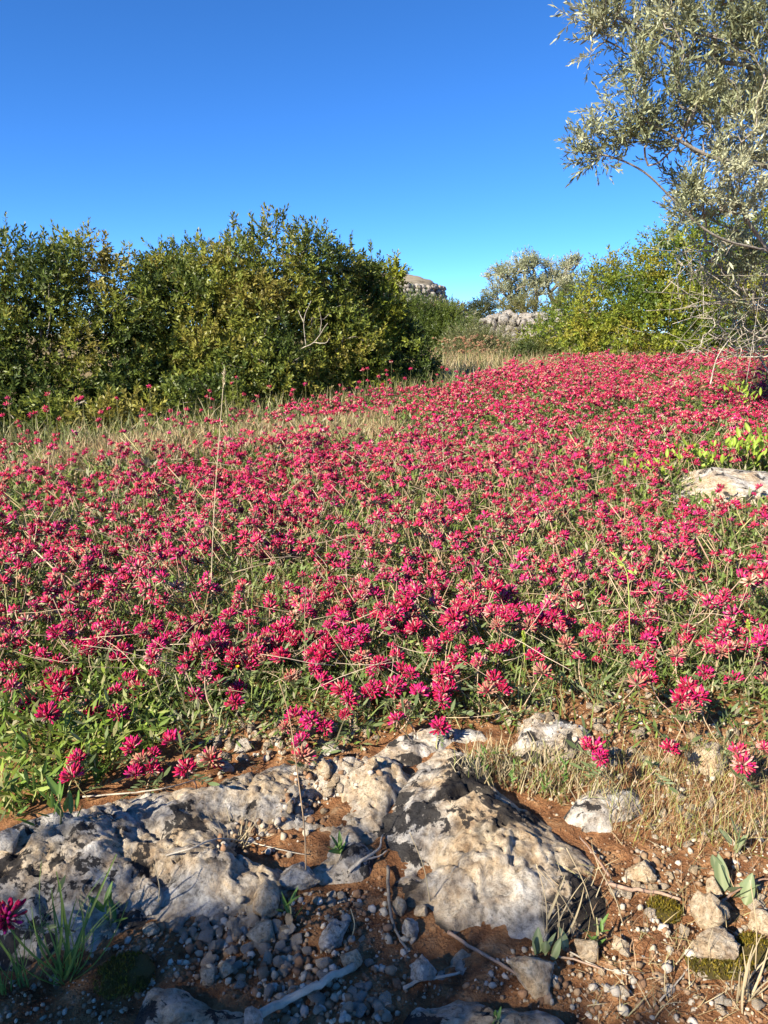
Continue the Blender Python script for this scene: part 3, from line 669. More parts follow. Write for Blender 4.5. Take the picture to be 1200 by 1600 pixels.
# rubble fill behind the face stones
fx = np.linspace(0, wlen, 60)
cz0 = np.array([g_low(*(wa+wdir*s)[:2]) for s in fx]); topz = cz0+.68+.03*np.sin(fx*1.7)
Vc, Fc = [], []
for i, s in enumerate(fx):
    p = wa+wdir*s
    for off, z in ((-.22, cz0[i]-.1), (-.20, topz[i]), (.20, topz[i]), (.22, cz0[i]-.1)):
        q = p+wnrm*off; Vc.append([q[0], q[1], z])
for i in range(len(fx)-1):
    for j in range(3): Fc.append((i*4+j, i*4+j+1, i*4+5+j, i*4+4+j))
o = link('rubble_fill', mesh_np('rubble_fill', np.array(Vc)-loc0, Fc, M_WALLSTONE), wroot)
z = -.02; row = 0
while row < 5:
    s = r.uniform(0, .2)
    hrow = .17 if row < 4 else .13
    while s < wlen:
        w_ = r.choice([.14, .2, .28, .4])*r.uniform(.85, 1.2); p = wa+wdir*(s+w_/2)
        if .25 < (s/wlen) < .85 or row > 2:
            o = link('stone', WALL_STONES[r.integers(8)], wroot)
            gz = float(g_low(p[0], p[1])); zz = gz+.08+row*.158+r.normal(0, .03)
            q = p+wnrm*(-.24+r.normal(0, .025)) if row < 4 else p+wnrm*r.uniform(-.2, .1)
            o.location = np.array([q[0], q[1], zz])-loc0; o.scale = (w_*1.22, r.uniform(.26, .36), hrow*1.15*r.uniform(.75, 1.6)); o.rotation_euler = (r.normal(0, .2), r.normal(0, .22), math.atan2(wdir[1], wdir[0])+r.normal(0, .2)+math.pi*r.integers(2)); nst += 1
        s += w_
    row += 1
# hut: a battered drum of rough courses under an earth dome
HC = at(612, 470, 36); HC[2] = float(g_low(HC[0], HC[1])); hut = thing('stone_hut', 'round dry stone hut with grassy domed top rising over the thicket', 'hut', HC)
top_z = at(600, 450, 36)[2]-HC[2]; Rb, Rt = 2.95, 2.35
n = 48; Vc, Fc = [], []
for k, (zz, rr) in enumerate([(-.3, Rb-.2), (top_z-.05, Rt-.18)]):
    for j in range(n): Vc.append([rr*math.cos(j*2*math.pi/n), rr*math.sin(j*2*math.pi/n), zz])
for j in range(n): Fc.append((j, (j+1) % n, n+(j+1) % n, n+j))
link('wall_core', mesh_np('wall_core', np.array(Vc), Fc, M_WALLSTONE), hut)
sp = [stone_mesh(950+i, 2, .35, 1, 7, 7) for i in range(4)]; out = []; r = np.random.default_rng(5)
P, S, Rr = [], [], []
zz = .1
while zz < top_z:
    rr = Rb+(Rt-Rb)*zz/top_z; a = r.uniform(0, .2)
    while a < 2*math.pi:
        w_ = r.uniform(.18, .42); P.append([rr*math.cos(a)+r.normal(0, .03), rr*math.sin(a)+r.normal(0, .03), zz+r.normal(0, .02)]); S.append([w_*1.1, .3, r.uniform(.2, .3)])
        ca, sa = math.cos(a+math.pi/2), math.sin(a+math.pi/2); Rr.append([[ca, -sa, 0], [sa, ca, 0], [0, 0, 1]]); a += w_/rr
    zz += .19
P, S, Rr = map(np.array, (P, S, Rr)); w4 = r.integers(0, 4, len(P))
V, F, C = merge([scatter(sp[k], P[w4 == k], Rr[w4 == k], S[w4 == k]) for k in range(4)])
o = link('stone_courses', mesh_np('stone_courses', V, F, M_WALLSTONE), hut); o['kind'] = 'stuff'
m, nt, N, L, p = nodes('dry_turf'); nn = noise_node(nt, 6, 7, .7); L.new(ramp(nt, nn.outputs[0], [(.35, (.12, .095, .06)), (.5, (.22, .18, .12)), (.65, (.30, .26, .17))]).outputs[0], p.inputs['Base Color']); p.inputs['Roughness'].default_value = 1; M_TURF = m
Vc, Fc = [], []; rings = 10
for k in range(rings+1):
    t = k/rings; rr = (Rt-.16)*math.cos(t*math.pi/2); hz = top_z-.05+.70*math.sin(t*math.pi/2)**1.25
    for j in range(n):
        a = j*2*math.pi/n; w_ = .05*math.sin(5*a+k)+.04*math.sin(11*a-2*k); Vc.append([(rr+w_*(1-t))*math.cos(a), (rr+w_*(1-t))*math.sin(a), hz+w_*(1-t)])
for k in range(rings):
    for j in range(n): Fc.append((k*n+j, k*n+(j+1) % n, (k+1)*n+(j+1) % n, (k+1)*n+j))
link('domed_roof', mesh_np('domed_roof', np.array(Vc), Fc, M_TURF, smooth=True), hut)

# ------------------------------------------------------------------ pink vetch flowers
PINKS = np.array([(.54, .011, .085), (.60, .018, .14), (.40, .009, .055), (.66, .03, .22), (.54, .045, .075), (.56, .13, .11)])
MOODS = [[.28, .24, .18, .16, .09, .05], [.2, .3, .1, .35, .05, 0], [.3, .1, .45, .05, .1, 0], [.15, .15, .1, .1, .25, .25], [.28, .24, .18, .16, .09, .05]]
def head_geo(nf, seed, lod=0):
    """florets fan out of one receptacle: pale woolly calyx below, crimson petals above"""
    r = np.random.default_rng(seed); V = [[0, 0, 0]]; F = []; C = [(.40, .40, .22)]
    k = np.arange(nf)+.5; z = 1-k/nf*1.12; phi = k*2.39996
    sides, rings = (4, [(.36, .0011), (.58, .0013), (.82, .0018), (.95, .0014)]) if lod == 0 else (3, [(.50, .0032 if lod == 2 else .0042)] if lod >= 2 else [(.48, .0016), (.82, .0027)])
    for i in range(nf):
        zz = max(-.35, min(.98, z[i]+r.normal(0, .08))); s = math.sqrt(1-zz*zz); d = norm(np.array([s*math.cos(phi[i]), s*math.sin(phi[i]), zz+.12])+r.normal(0, .09, 3))
        L = r.uniform(.0145, .0230); A = norm(np.cross(d, [.3, .5, .8])); B = np.cross(d, A); base = len(V)
        age = r.random(); cal = np.array((.52, .20, .19))*(1-.3*r.random()) if age < .68 else np.array((.64, .50, .37))
        pet = PINKS[r.choice(6, p=MOODS[seed % 5])]*r.uniform(.75, 1.2)
        if age > (.9 if seed % 5 != 3 else .62): pet = pet*.35+cal*.65
        if seed % 10 == 8 and age > .3: pet = pet*.25+np.array((.42, .27, .15))*.75
        for t, rad in rings:
            for j in range(sides):
                a = j*2*math.pi/sides; V.append(d*L*t+rad*(A*math.cos(a)+B*math.sin(a)))
                C.append(tuple(cal if (t < .5 and lod < 2) else ((cal*.5+pet*.5 if lod < 2 else cal*.12+pet*.88) if t < .6 else pet)))
        V.append(d*L*1.04+np.array([0, 0, .0006])); C.append(tuple(pet*r.uniform(.85, 1.25))); tip = len(V)-1
        for j in range(sides):
            F.append((0, base+(j+1) % sides, base+j))
            for q in range(len(rings)-1):
                a, b = base+q*sides+j, base+q*sides+(j+1) % sides; F += [(a, b, b+sides), (a, b+sides, a+sides)]
            e = base+(len(rings)-1)*sides; F.append((e+j, e+(j+1) % sides, tip))
    return np.array(V, float), np.array(F), np.clip(np.array(C, float), 0, 1)
HEADS0 = [head_geo(54+(i % 4)*6, 300+i, 0) for i in range(10)]
HEADS1 = [head_geo(23, 330+i, 1) for i in range(10)]
HEADS2 = [head_geo(15, 350+i, 2) for i in range(10)]
HEADS3 = [head_geo(11, 370+i, 3) for i in range(10)]
HEAD_M = [mesh_np('flower_head', V, F, M_PETAL, C) for V, F, C in HEADS0]
def bracts_geo(seed, n=9):
    r = np.random.default_rng(seed); a = np.arange(n)*2*math.pi/n+r.normal(0, .15, n)
    D = np.stack([np.cos(a), np.sin(a), r.uniform(-.1, .7, n)], 1)
    V, F, C = scatter(leaf_geo(.019, .0045, .3, .1, True), np.tile([[0, 0, -.001]], (n, 1)), frames(D, r.normal(0, .3, n)), r.uniform(.7, 1.15, n), tint=np.array([(.30, .32, .18)])*r.uniform(.75, 1.3, (n, 1)))
    F = F.copy(); F[np.isin(F, np.arange(n)*6)] = 0                # all lobes spring from one point
    return V, F, C
BRACT = [bracts_geo(400+i) for i in range(4)]
BRACT_M = [mesh_np('bract', V, F, M_HERB, C) for V, F, C in BRACT]
STEM_COL = np.array([(.36, .26, .15), (.42, .30, .20), (.30, .27, .12), (.33, .20, .14)])
STEM = [tube(curve_pts([[0, 0, 0], [.35, .05*(-1)**i, .25+.1*i/3], [.75, .04, .62], [1, 0, 1]], 6), np.linspace(.018, .012, 6), 4, STEM_COL[i]) for i in range(4)]
# stem protos are unit sized: x = lean, z = height (radius is in the scaled frame, so it is rescaled on y)
def compound_leaf(seed):
    """pinnate leaf: narrow silky leaflets on a stalk"""
    r = np.random.default_rng(seed); n = 4; P = []; D = []
    for i in range(n):
        for s in (-1, 1): P.append([0, .004*i, .012+.008*i]); D.append([s*.8, .15, .6])
    P.append([0, .016, .045]); D.append([0, .3, 1])
    P, D = np.array(P, float), np.array(D, float)+r.normal(0, .12, (2*n+1, 3)); S = np.r_[r.uniform(.5, .8, 2*n), 1.3]
    lf = scatter(leaf_geo(.021, .0055, .35, .08, True), P, frames(D, r.normal(0, .3, len(P))), S, tint=np.array([(.13, .17, .065)])*r.uniform(.75, 1.3, (len(P), 1)))
    return merge([lf, tube([[0, 0, 0], [0, .008, .02], [0, .016, .047]], [.0008, .0007, .0005], 3, (.22, .22, .10))])
CLEAF = [compound_leaf(430+i) for i in range(4)]
CLEAF_M = [mesh_np('leaf', V, F, M_HERB, C) for V, F, C in CLEAF]

# where flowers stand: sampled over the field, thinned by patches
def field_mask(x, y):
    d = np.ones(np.shape(x))
    px = 600+FPX*x/y                                      # rough bearing
    d = d*sstep(1.27, 1.58, y-.10*fbm2(x, y, 3, 2, 21)-.05*x)
    edge = thicket_foot(x)+.15*fbm2(x, y, 1.5, 2, 22); d = d*sstep(.05, -.45, y-edge)
    d = d*(.38+.95*sstep(-.42, .12, fbm2(x, y, 2.9, 3, 23)))*(1-.12*sstep(2.0, 1.5, y))
    dry = np.exp(-(((x+.85)/.95)**4+((y-4.2-.55*(x+.85))/.42)**4)); d = d*(1-.93*np.clip(dry*1.4, 0, 1))
    rock = np.exp(-(((x-1.52)/.34)**4+((y-3.05)/.34)**4)); d = d*(1-.96*np.clip(rock*1.5, 0, 1))
    d = d*np.where((x < -.9) & (y > 3.2), .45, 1)
    d = d*np.where(x > 2.6+.25*(y-4), .35, 1)
    bare = np.exp(-(((x-.42)/.20)**2+((y-1.45)/.16)**2)); d = d*(1-.75*bare)
    return np.clip(d, 0, 1.3)
r = np.random.default_rng(500)
def wedge(n, y0, y1, extra=.35):
    y = np.sqrt(r.uniform(y0*y0, y1*y1, n)); x = r.uniform(-1, 1, n)*(y*.52+extra); return x, y
NF = 19500
fx, fy = wedge(NF, 1.25, 8.5); ax, ay = wedge(350, 1.35, 2.3); fx = np.r_[fx, ax]; fy = np.r_[fy, ay]; k = r.random(len(fx)) < field_mask(fx, fy); fx, fy = fx[k], fy[k]
# flowers come in little groups
gx = fx+r.normal(0, .020, len(fx)); gy = fy+r.normal(0, .020, len(fx)); k = r.random(len(fx)) < .6
fx = np.r_[fx, gx[k]]; fy = np.r_[fy, gy[k]]
mound = .105+.070*fbm2(fx, fy, 2.2, 2, 24)+.040*fbm2(fx, fy, 7, 2, 25)
edge_low = sstep(1.3, 1.9, fy)
fh = np.clip((mound+r.normal(0, .022, len(fx)))*(.45+.55*edge_low), .03, .26)
fz = surf(fx, fy)+fh
P_HEAD = np.stack([fx, fy, fz], 1)
# heads the photograph lets one place singly: pixel, height above the ground, label
SINGLE = [(462, 1120, .05, None), (487, 1128, .055, None), (448, 1140, .04, None), (472, 1160, .035, None), (474, 1185, .03, 'pink vetch head hanging lowest of the cluster over the pale slab edge'),
          (508, 1140, .03, 'pink vetch head on bare soil, just right of the hanging cluster'), (632, 1108, .05, None), (655, 1085, .06, None), (690, 1098, .05, None), (622, 1128, .04, None), (688, 1140, .03, 'dark crimson vetch head resting on the top edge of the boulder'),
          (208, 1168, .045, None), (222, 1192, .04, None), (240, 1180, .04, None), (212, 1212, .03, None), (238, 1205, .03, None), (270, 1160, .035, None), (292, 1205, .03, 'small pink vetch head lying on the rim of the grey outcrop'), (330, 1190, .03, 'pink vetch head on the slab rim, right of the smaller one'),
          (122, 1190, .06, None), (115, 1218, .05, None), (185, 1118, .06, 'lone pink vetch head among green leaves at the left'), (368, 1100, .06, 'lone pink vetch head above the soil in the left of the clearing'),
          (772, 1065, .08, None), (762, 1085, .07, None), (785, 1080, .07, None), (848, 1052, .08, 'round pink vetch head right of the green grass spike'), (928, 1172, .07, None), (918, 1165, .075, None), (938, 1186, .065, None),
          (1152, 1180, .06, None), (1160, 1198, .055, None), (1192, 1172, .07, None), (1075, 1075, .10, None), (1065, 1095, .095, None), (1090, 1090, .10, None), (1078, 1110, .09, None), (1046, 1172, .08, 'pale half-open vetch head facing up on the right dry grass'),
          (545, 1095, .06, None), (540, 1118, .05, None), (535, 1080, .07, None), (1005, 1045, .10, None), (1015, 1062, .09, None), (995, 1070, .09, None), (75, 1120, .08, 'fading brownish vetch head at the left among leaves'), (10, 1437, .09, 'deep pink vetch head in shade at the lower left edge'),
          (620, 1028, .09, None), (650, 985, .11, None), (905, 1030, .08, None), (925, 985, .08, None), (290, 1050, .10, None), (320, 1058, .09, None), (240, 1030, .11, None), (240, 1055, .10, None), (775, 1022, .09, None), (1188, 1010, .13, None), (20, 1075, .1, None), (85, 1070, .09, None), (95, 1090, .08, None)]
SP = []
for px, py, hh, lab in SINGLE:
    p = hit(px, py, hh); p[2] = float(surf(p[0], p[1]))+hh; SP.append(p)
SP = np.array(SP)
# keep random heads clear of the hand-placed ones and of the rocks
dist = np.min(np.hypot(fx[:, None]-SP[None, :, 0], fy[:, None]-SP[None, :, 1]), axis=1)
onrock = np.max([in_poly(fx, fy, rk.poly) for rk in ROCKS], axis=0) > -.02
k = (dist > .035) & ~onrock; P_HEAD, fh = P_HEAD[k], fh[k]
dcam = np.linalg.norm(P_HEAD-[0, 0, CAM_Z], axis=1); inview = np.abs(P_HEAD[:, 0]) < P_HEAD[:, 1]*.53
order = np.argsort(np.where(inview, dcam, 99)); n_ind = 300-len(SINGLE)
near, rest = order[:n_ind], order[n_ind:]
MARKS_F = [('above the slab end at the left edge', 60, 1080), ('left of the lone flower, over green herbs', 220, 1060), ('above the hanging flower cluster', 440, 1040), ('behind the top of the boulder', 650, 1050), ('around the bright green grass spike', 820, 1000), ('beside the podded stalk', 980, 960), ('near the right frame edge, above the dry herbs', 1140, 1020),
           ('in the second rank at far left', 80, 960), ('in the second rank left of the straw stalk', 250, 950), ('in the second rank right of the straw stalk', 440, 940), ('in the second rank behind the boulder', 640, 940), ('in the second rank behind the grass spike', 800, 920), ('in the second rank by the right frame edge', 1130, 930)]
def to_px(p):
    v = np.array(p)-[0, 0, CAM_Z]; sp, cp = math.sin(PITCH), math.cos(PITCH); f = v[1]*cp-v[2]*sp; u = v[1]*sp+v[2]*cp
    return 600+FPX*v[0]/f, 800-FPX*u/f
def near_mark(p, marks):
    a, b = to_px(p); return min(marks, key=lambda m: (m[1]-a)**2+((m[2]-b)*1.6)**2)[0]
GROUP_F = 'pink vetch flowers at the front of the carpet'
MARKS_S = [('in the cluster hanging over the slab', 465, 1145), ('in the trio on top of the boulder edge', 650, 1105), ('in the cluster at the slab rim on the left', 222, 1190), ('in the pair beside green leaves at far left', 118, 1200), ('in the cluster right of the boulder top', 772, 1075), ('in the cluster standing over the weeds behind the boulder', 928, 1174), ('in the bunch at the right edge over dry herbs', 1165, 1185), ('in the tall bunch by the right', 1077, 1090), ('in the small group left of the boulder top', 540, 1100), ('in the bunch above the bare soil', 1005, 1060), ('in the dark bunch left of centre', 290, 1045), ('in the bunch at the left frame edge', 60, 1080), ('behind the boulder top', 635, 1005), ('by the bare soil right of the grass spike', 905, 1010)]
def flower_thing(P, h, label, i, detail=False):
    rr = np.random.default_rng(7000+i); base_a = rr.uniform(0, 6.28); lean = h*rr.uniform(.35, 1.1)
    bx, by = P[0]-math.cos(base_a)*lean, P[1]-math.sin(base_a)*lean; bz = float(surf(bx, by, S_ALL))-.004
    if detail:
        way = ['leaning right', 'leaning away', 'leaning left', 'leaning forward'][int(((base_a+math.pi/4) % (2*math.pi))//(math.pi/2))]
        label = ('tall' if h > .125 else 'low' if h < .075 else 'mid-height')+' '+label.replace(' flower ', ' flower '+way+', ', 1)
    root = thing('vetch_flower', label, 'flower', (bx, by, bz), base_a, GROUP_F)
    H = P[2]-bz
    if H < .02: H = .02
    st = link('stem', STEM_M[rr.integers(4)], root); st.scale = (lean, .09, H)
    s = rr.choice([.75, .95, 1.1, 1.2])*rr.uniform(.92, 1.08); tilt = Vector((.55*lean/max(H, .01)*.6+rr.normal(0, .35), rr.normal(0, .4)-.1, 1)).normalized()
    q = tilt.to_track_quat('Z', 'Y') @ Quaternion((0, 0, 1), rr.uniform(0, 6.28))
    hd = link('flower_head', HEAD_M[rr.integers(10)], root); hd.location = (lean, 0, H); hd.rotation_mode = 'QUATERNION'; hd.rotation_quaternion = q; hd.scale = (s, s, s*rr.uniform(.9, 1.15))
    link('bract', BRACT_M[rr.integers(4)], hd)
    for t in range(2):
        u = rr.uniform(.15, .8); lf = link('leaf', CLEAF_M[rr.integers(4)], root); lf.location = (lean*u, 0, H*u*.9); lf.rotation_euler = (rr.uniform(-1.3, -.3), 0, rr.uniform(0, 6.28)); lf.scale = (rr.uniform(.7, 1.2),)*3
    return root
STEM_M = [mesh_np('stem', V, F, M_STALK, C) for V, F, C in STEM]
for i, ((px, py, hh, lab), p) in enumerate(zip(SINGLE, SP)):
    flower_thing(p, hh, lab or 'pink vetch flower '+near_mark(p, MARKS_S), i)
for i, k in enumerate(near):
    flower_thing(P_HEAD[k], fh[k], 'crimson vetch flower '+near_mark(P_HEAD[k], MARKS_F), 1000+i, True)
# all the others: one mass
Pq, hq = P_HEAD[rest], fh[rest]; dq = np.linalg.norm(Pq-[0, 0, CAM_Z], axis=1); out = []
hv = norm(np.stack([r.normal(0, .35, len(Pq)), r.normal(-.1, .4, len(Pq)), np.ones(len(Pq))], 1)); sc_ = r.uniform(.62, 1.25, len(Pq))
cm = np.clip((1+r.normal(0, .2, (len(Pq), 1)))*(1+r.normal(0, .05, (len(Pq), 3))), .5, 1.4)
for protos, m in ((HEADS1, dq < 2.05), (HEADS2, (dq >= 2.05) & (dq < 3.9)), (HEADS3, dq >= 3.9)):
    w_ = r.integers(0, len(protos), len(Pq))
    for q, pr in enumerate(protos):
        s = m & (w_ == q)
        out.append(scatter(pr, Pq[s], frames(hv[s], r.uniform(0, 6.3, s.sum())), sc_[s], cmul=cm[s]))
V, F, C = merge(out)
o = link('vetch_flowers', mesh_np('vetch_flowers', V, F, M_PETAL, np.clip(C, 0, 1)))
tag(o, 'carpet of pink vetch heads reaching back to the shrubs', 'flowers', kind='stuff')
# bracts and stems and leaves of the mass
ang = r.uniform(0, 6.28, len(Pq)); lean = hq*r.uniform(.3, 1.2, len(Pq)); Rz = np.zeros((len(Pq), 3, 3)); Rz[:, 0, 0] = np.cos(ang); Rz[:, 0, 1] = -np.sin(ang); Rz[:, 1, 0] = np.sin(ang); Rz[:, 1, 1] = np.cos(ang); Rz[:, 2, 2] = 1
bx = Pq[:, 0]-np.cos(ang)*lean; by = Pq[:, 1]-np.sin(ang)*lean
thin_stem = tube([[0, 0, 0], [.55, 0, .4], [1, 0, 1]], [.017, .015, .012], 3, (1, 1, 1))
sc3 = np.stack([lean, np.full(len(Pq), .09), hq], 1)
ks = dq < 4.4
out = [scatter(thin_stem, np.stack([bx, by, Pq[:, 2]-hq], 1)[ks], Rz[ks], sc3[ks], tint=STEM_COL[r.integers(0, 4, ks.sum())]*r.uniform(.7, 1.3, (ks.sum(), 1)))]
s = dq < 2.8
out.append(scatter(BRACT[0], Pq[s], frames(hv[s], r.uniform(0, 6, s.sum())), sc_[s]))
V, F, C = merge(out); o = link('vetch_stems', mesh_np('vetch_stems', V, F, M_STALK, C)); tag(o, 'thin tan stems and bracts under the flower carpet', 'stems', kind='stuff')

# leaves and grasses of the carpet
def blade_geo(seg=3, w=.0028, bend=.5):
    V = []; C = []
    for i in range(seg+1):
        t = i/seg; ww = w*(1-t)**.7 if i < seg else 0; y = bend*t*t; zz = math.sqrt(max(.05, 1-(bend*.7*t)**2))*t
        if i < seg: V += [[-ww, y, zz], [ww, y, zz]]
        else: V += [[0, y, zz]]
    F = []
    for i in range(seg-1): F += [(2*i, 2*i+1, 2*i+3), (2*i, 2*i+3, 2*i+2)]
    F.append((2*seg-2, 2*seg-1, 2*seg)); return np.array(V, float), np.array(F), np.ones((len(V), 3))
def palette_pick(pal, n, r, jit=.2):
    pal = np.array(pal); return pal[r.integers(0, len(pal), n)]*r.uniform(1-jit, 1+jit, (n, 1))
G_HERB = [(.12, .18, .04), (.16, .22, .055), (.22, .25, .10), (.10, .15, .035), (.20, .26, .05), (.14, .21, .04), (.32, .30, .18)]
G_DRY = [(.42, .33, .17), (.50, .42, .25), (.36, .26, .13), (.33, .30, .13), (.46, .30, .17)]
def herb_layer(x, y, hmax, r, Lm=1.0):
    n = len(x); z = surf(x, y); P = np.stack([x, y, z+hmax*r.random(n)**1.1], 1)
    D = norm(r.normal(size=(n, 3))*[1, 1, .6]+[0, -.1, .55]); far = np.clip(np.hypot(x, y)/2.2, .9, 1.8)
    return scatter(leaf_geo(.026*Lm, .0062*Lm, .35, .1), P, frames(D, r.normal(0, .5, n)), r.uniform(.6, 1.3, n)*far, tint=palette_pick(G_HERB, n, r))
n = 170000; y = 1.15*(8.4/1.15)**r.random(n); x = r.uniform(-1, 1, n)*(y*.53+.25)
m = np.clip(field_mask(x, y)*.9+.30*sstep(1.15, 1.5, y), 0, 1); m = m*(y < thicket_foot(x)+.1)
bare = np.exp(-(((x-.42)/.17)**2+((y-1.40)/.15)**2)); m = m*(1-.8*bare)
rk = np.max([in_poly(x, y, q.poly) for q in ROCKS], axis=0) > -.01; k = (r.random(n) < m) & ~rk; x, y = x[k], y[k]
hm = np.clip(.070+.045*fbm2(x, y, 2.2, 2, 24), .03, .16)*(.45+.55*sstep(1.25, 1.9, y))
V, F, C = herb_layer(x, y, hm, r); o = link('vetch_foliage', mesh_np('vetch_foliage', V, F, M_HERB, C)); tag(o, 'low grey-green leaves filling the flower carpet', 'foliage', kind='stuff')
def blades(name, label, x, y, lo, hi, pal, seed, w=1.0, bend=.5, protos=None, lean=.35):
    r = np.random.default_rng(seed); n = len(x); P = np.stack([x, y, surf(x, y)-.004], 1); D = norm(r.normal(0, lean, (n, 3))*[1, 1, 0]+[0, 0, 1])
    h = r.uniform(lo, hi, n); far = np.clip(np.hypot(x, y)/2.0, 1, 2.3); out = []
    S = np.stack([w*far, h, h], 1); ww = r.integers(0, 3, n)
    for q, bd in enumerate((.15, bend, bend*1.7)):
        s = ww == q; out.append(scatter(blade_geo(3, .0022, bd), P[s], frames(D[s], r.uniform(0, 6.3, s.sum())), S[s], tint=palette_pick(pal, s.sum(), r)))
    V, F, C = merge(out); o = link(name, mesh_np(name, V, F, M_HERB, C)); tag(o, label, 'grass', kind='stuff'); return o
n = 30000; y = 1.2*(8.2/1.2)**r.random(n); x = r.uniform(-1, 1, n)*(y*.53+.2)
m = sstep(1.2, 1.6, y)*(.35+.65*sstep(-.3, .3, fbm2(x, y, 3.1, 2, 41)))*(y < thicket_foot(x)+.1); rk = np.max([in_poly(x, y, q.poly) for q in ROCKS], axis=0) > 0
k = (r.random(n) < m*.5) & ~rk; blades('meadow_grass', 'thin green grass blades among the pink flowers', x[k], y[k], .04, .125, [(.14, .20, .04), (.19, .24, .06), (.25, .27, .10), (.34, .30, .15)], 42)
# dry straw patch before the thicket, and the tall fringe at its foot
n = 15000; x = -.85+.95*r.uniform(-1, 1, n); y = 4.2+.55*(x+.85)+.45*r.uniform(-1, 1, n)+r.normal(0, .06, n); blades('dry_grass', 'patch of short straw coloured grass before the left thicket', x, y, .04, .13, G_DRY, 43, 1.0)
n = 4200; x = r.uniform(-3.2, .75, n); y = thicket_foot(x)-.05+r.normal(0, .14, n); blades('fringe_grass', 'tall pale green grass fringe at the foot of the left thicket', x, y, .06, .24, [(.20, .22, .07), (.32, .30, .13), (.14, .18, .05), (.40, .34, .19)], 44, .8)
n = 5000; y = r.uniform(7.2, 13, n); x = (690+r.random(n)*170-600)/FPX*y+r.normal(0, .2, n); blades('gap_grass', 'rough dry grass in the gap between the shrubs', x, y, .06, .22, G_DRY+[(.25, .24, .10), (.2, .22, .08)], 45, .8)
n = 1600; y = r.uniform(7.9, 8.6, n); x = r.uniform(1.6, 4.4, n); blades('edge_grass', 'pale grass along the far edge of the flower field', x, y, .08, .22, G_DRY+[(.2, .22, .08)], 46, .7)

# sparse tall heads and reddish dry herbs at the thicket foot and in the gap
n = 150; x = r.uniform(-2.6, .7, n); y = thicket_foot(x)-.15+r.normal(0, .16, n); h = .08+.26*r.random(n)**2; P = np.stack([x, y, surf(x, y)+h], 1)
a = [scatter(HEADS2[q], P[q::6], frames(norm(r.normal(0, .4, (len(P[q::6]), 3))+[0, 0, 1]), r.uniform(0, 6, len(P[q::6]))), r.uniform(.9, 1.25, len(P[q::6]))) for q in range(6)]
a.append(scatter(tube([[0, 0, 0], [0, 0, 1]], [.0014, .001], 3, (.25, .24, .1)), np.stack([x, y, surf(x, y)], 1), frames(np.tile([[0, 0, 1.]], (n, 1))+1e-4, np.zeros(n)), np.stack([np.ones(n), np.ones(n), h], 1)))
V, F, C = merge(a); o = link('tall_vetch_flowers', mesh_np('tall_vetch_flowers', V, F, M_PETAL, C)); tag(o, 'taller pink flower heads on stalks along the thicket foot', 'flowers', kind='stuff')
n = 260; y = r.uniform(9.5, 11.5, n); x = (735+r.normal(0, 26, n)-600)/FPX*y; P = np.stack([x, y, surf(x, y)+r.uniform(.08, .3, n)], 1)
V, F, C = merge([scatter(HEADS2[q], P[q::6], frames(norm(r.normal(0, .5, (len(P[q::6]), 3))+[0, 0, 1]), np.zeros(len(P[q::6]))), r.uniform(1., 1.6, len(P[q::6])), tint=palette_pick([(.42, .22, .13), (.40, .24, .15), (.42, .32, .18)], len(P[q::6]), r)) for q in range(6)])
o = link('rusty_flowers', mesh_np('rusty_flowers', V, F, M_PETAL, C)); tag(o, 'rusty pink faded flowers in the gap below the stone wall', 'flowers', kind='stuff')

# long dry stems leaning through the near carpet
n = 950; y = 1.35*(4.5/1.35)**r.random(n); x = r.uniform(-1, 1, n)*(y*.53); k = (r.random(n) < field_mask(x, y)) & (np.abs(x) < 2.2); x, y = x[k], y[k]; n = len(x)
P = np.stack([x, y, surf(x, y)+r.uniform(.02, .13, n)], 1); D = norm(r.normal(size=(n, 3))*[1, 1, .25]+[0, 0, .25]); L_ = r.uniform(.06, .2, n)
straw = tube([[0, 0, -80], [5, 2, -25], [3, 5, 25], [-3, 0, 80]], [1, .9, .8, .5], 3); straw[0][:, 2] /= 160
V, F, C = scatter(straw, P, frames(D, r.uniform(0, 6, n)), np.stack([np.full(n, .0009), np.full(n, .0009), L_], 1)*np.clip(np.hypot(x, y)/2, 1, 2)[:, None]**np.array([1, 1, 0]), tint=palette_pick([(.50, .38, .24), (.42, .33, .22), (.55, .42, .30), (.34, .24, .16)], n, r))
o = link('dry_stems', mesh_np('dry_stems', V, F, M_STALK, C)); tag(o, 'criss-crossing thin dry stems lying in the flower carpet', 'stems', kind='stuff')

# ------------------------------------------------------------------ stones and gravel
PEB = [stone_mesh(1200+i, 3, .42, .8, 2.4, 14) for i in range(8)]
PEB_M = {m.name: [mesh_np('stone', V, F, m, smooth=False) for V, F, C in PEB] for m in (M_STONE_W, M_STONE_O, M_STONE_G)}
def big_stone(px, py, wpx, hpx, mat, label, seed, sub=4, depth=1.0, name='stone'):
    p = hit(px, py+hpx*.28); d = np.linalg.norm(p-[0, 0, CAM_Z]); w_ = wpx*d/FPX; h_ = hpx*d/FPX
    V, F, C = stone_mesh(seed, sub, .40, 1, 2.5, 12)
    V = V/np.abs(V).max(0)*.5
    V = V+norm(V)*(.035*fbm(V*7, 3, seed)[:, None]+.012*fbm(V*22, 2, seed+1)[:, None])
    V = V*np.array([w_, .5*(w_+h_)*depth, h_*1.02]); o = link(name, mesh_np(name, V, F, mat, smooth=True))
    o.location = (p[0], p[1], float(surf(p[0], p[1]))+h_*.22); o.rotation_euler = (0, 0, 0)
    return tag(o, label, 'stone')
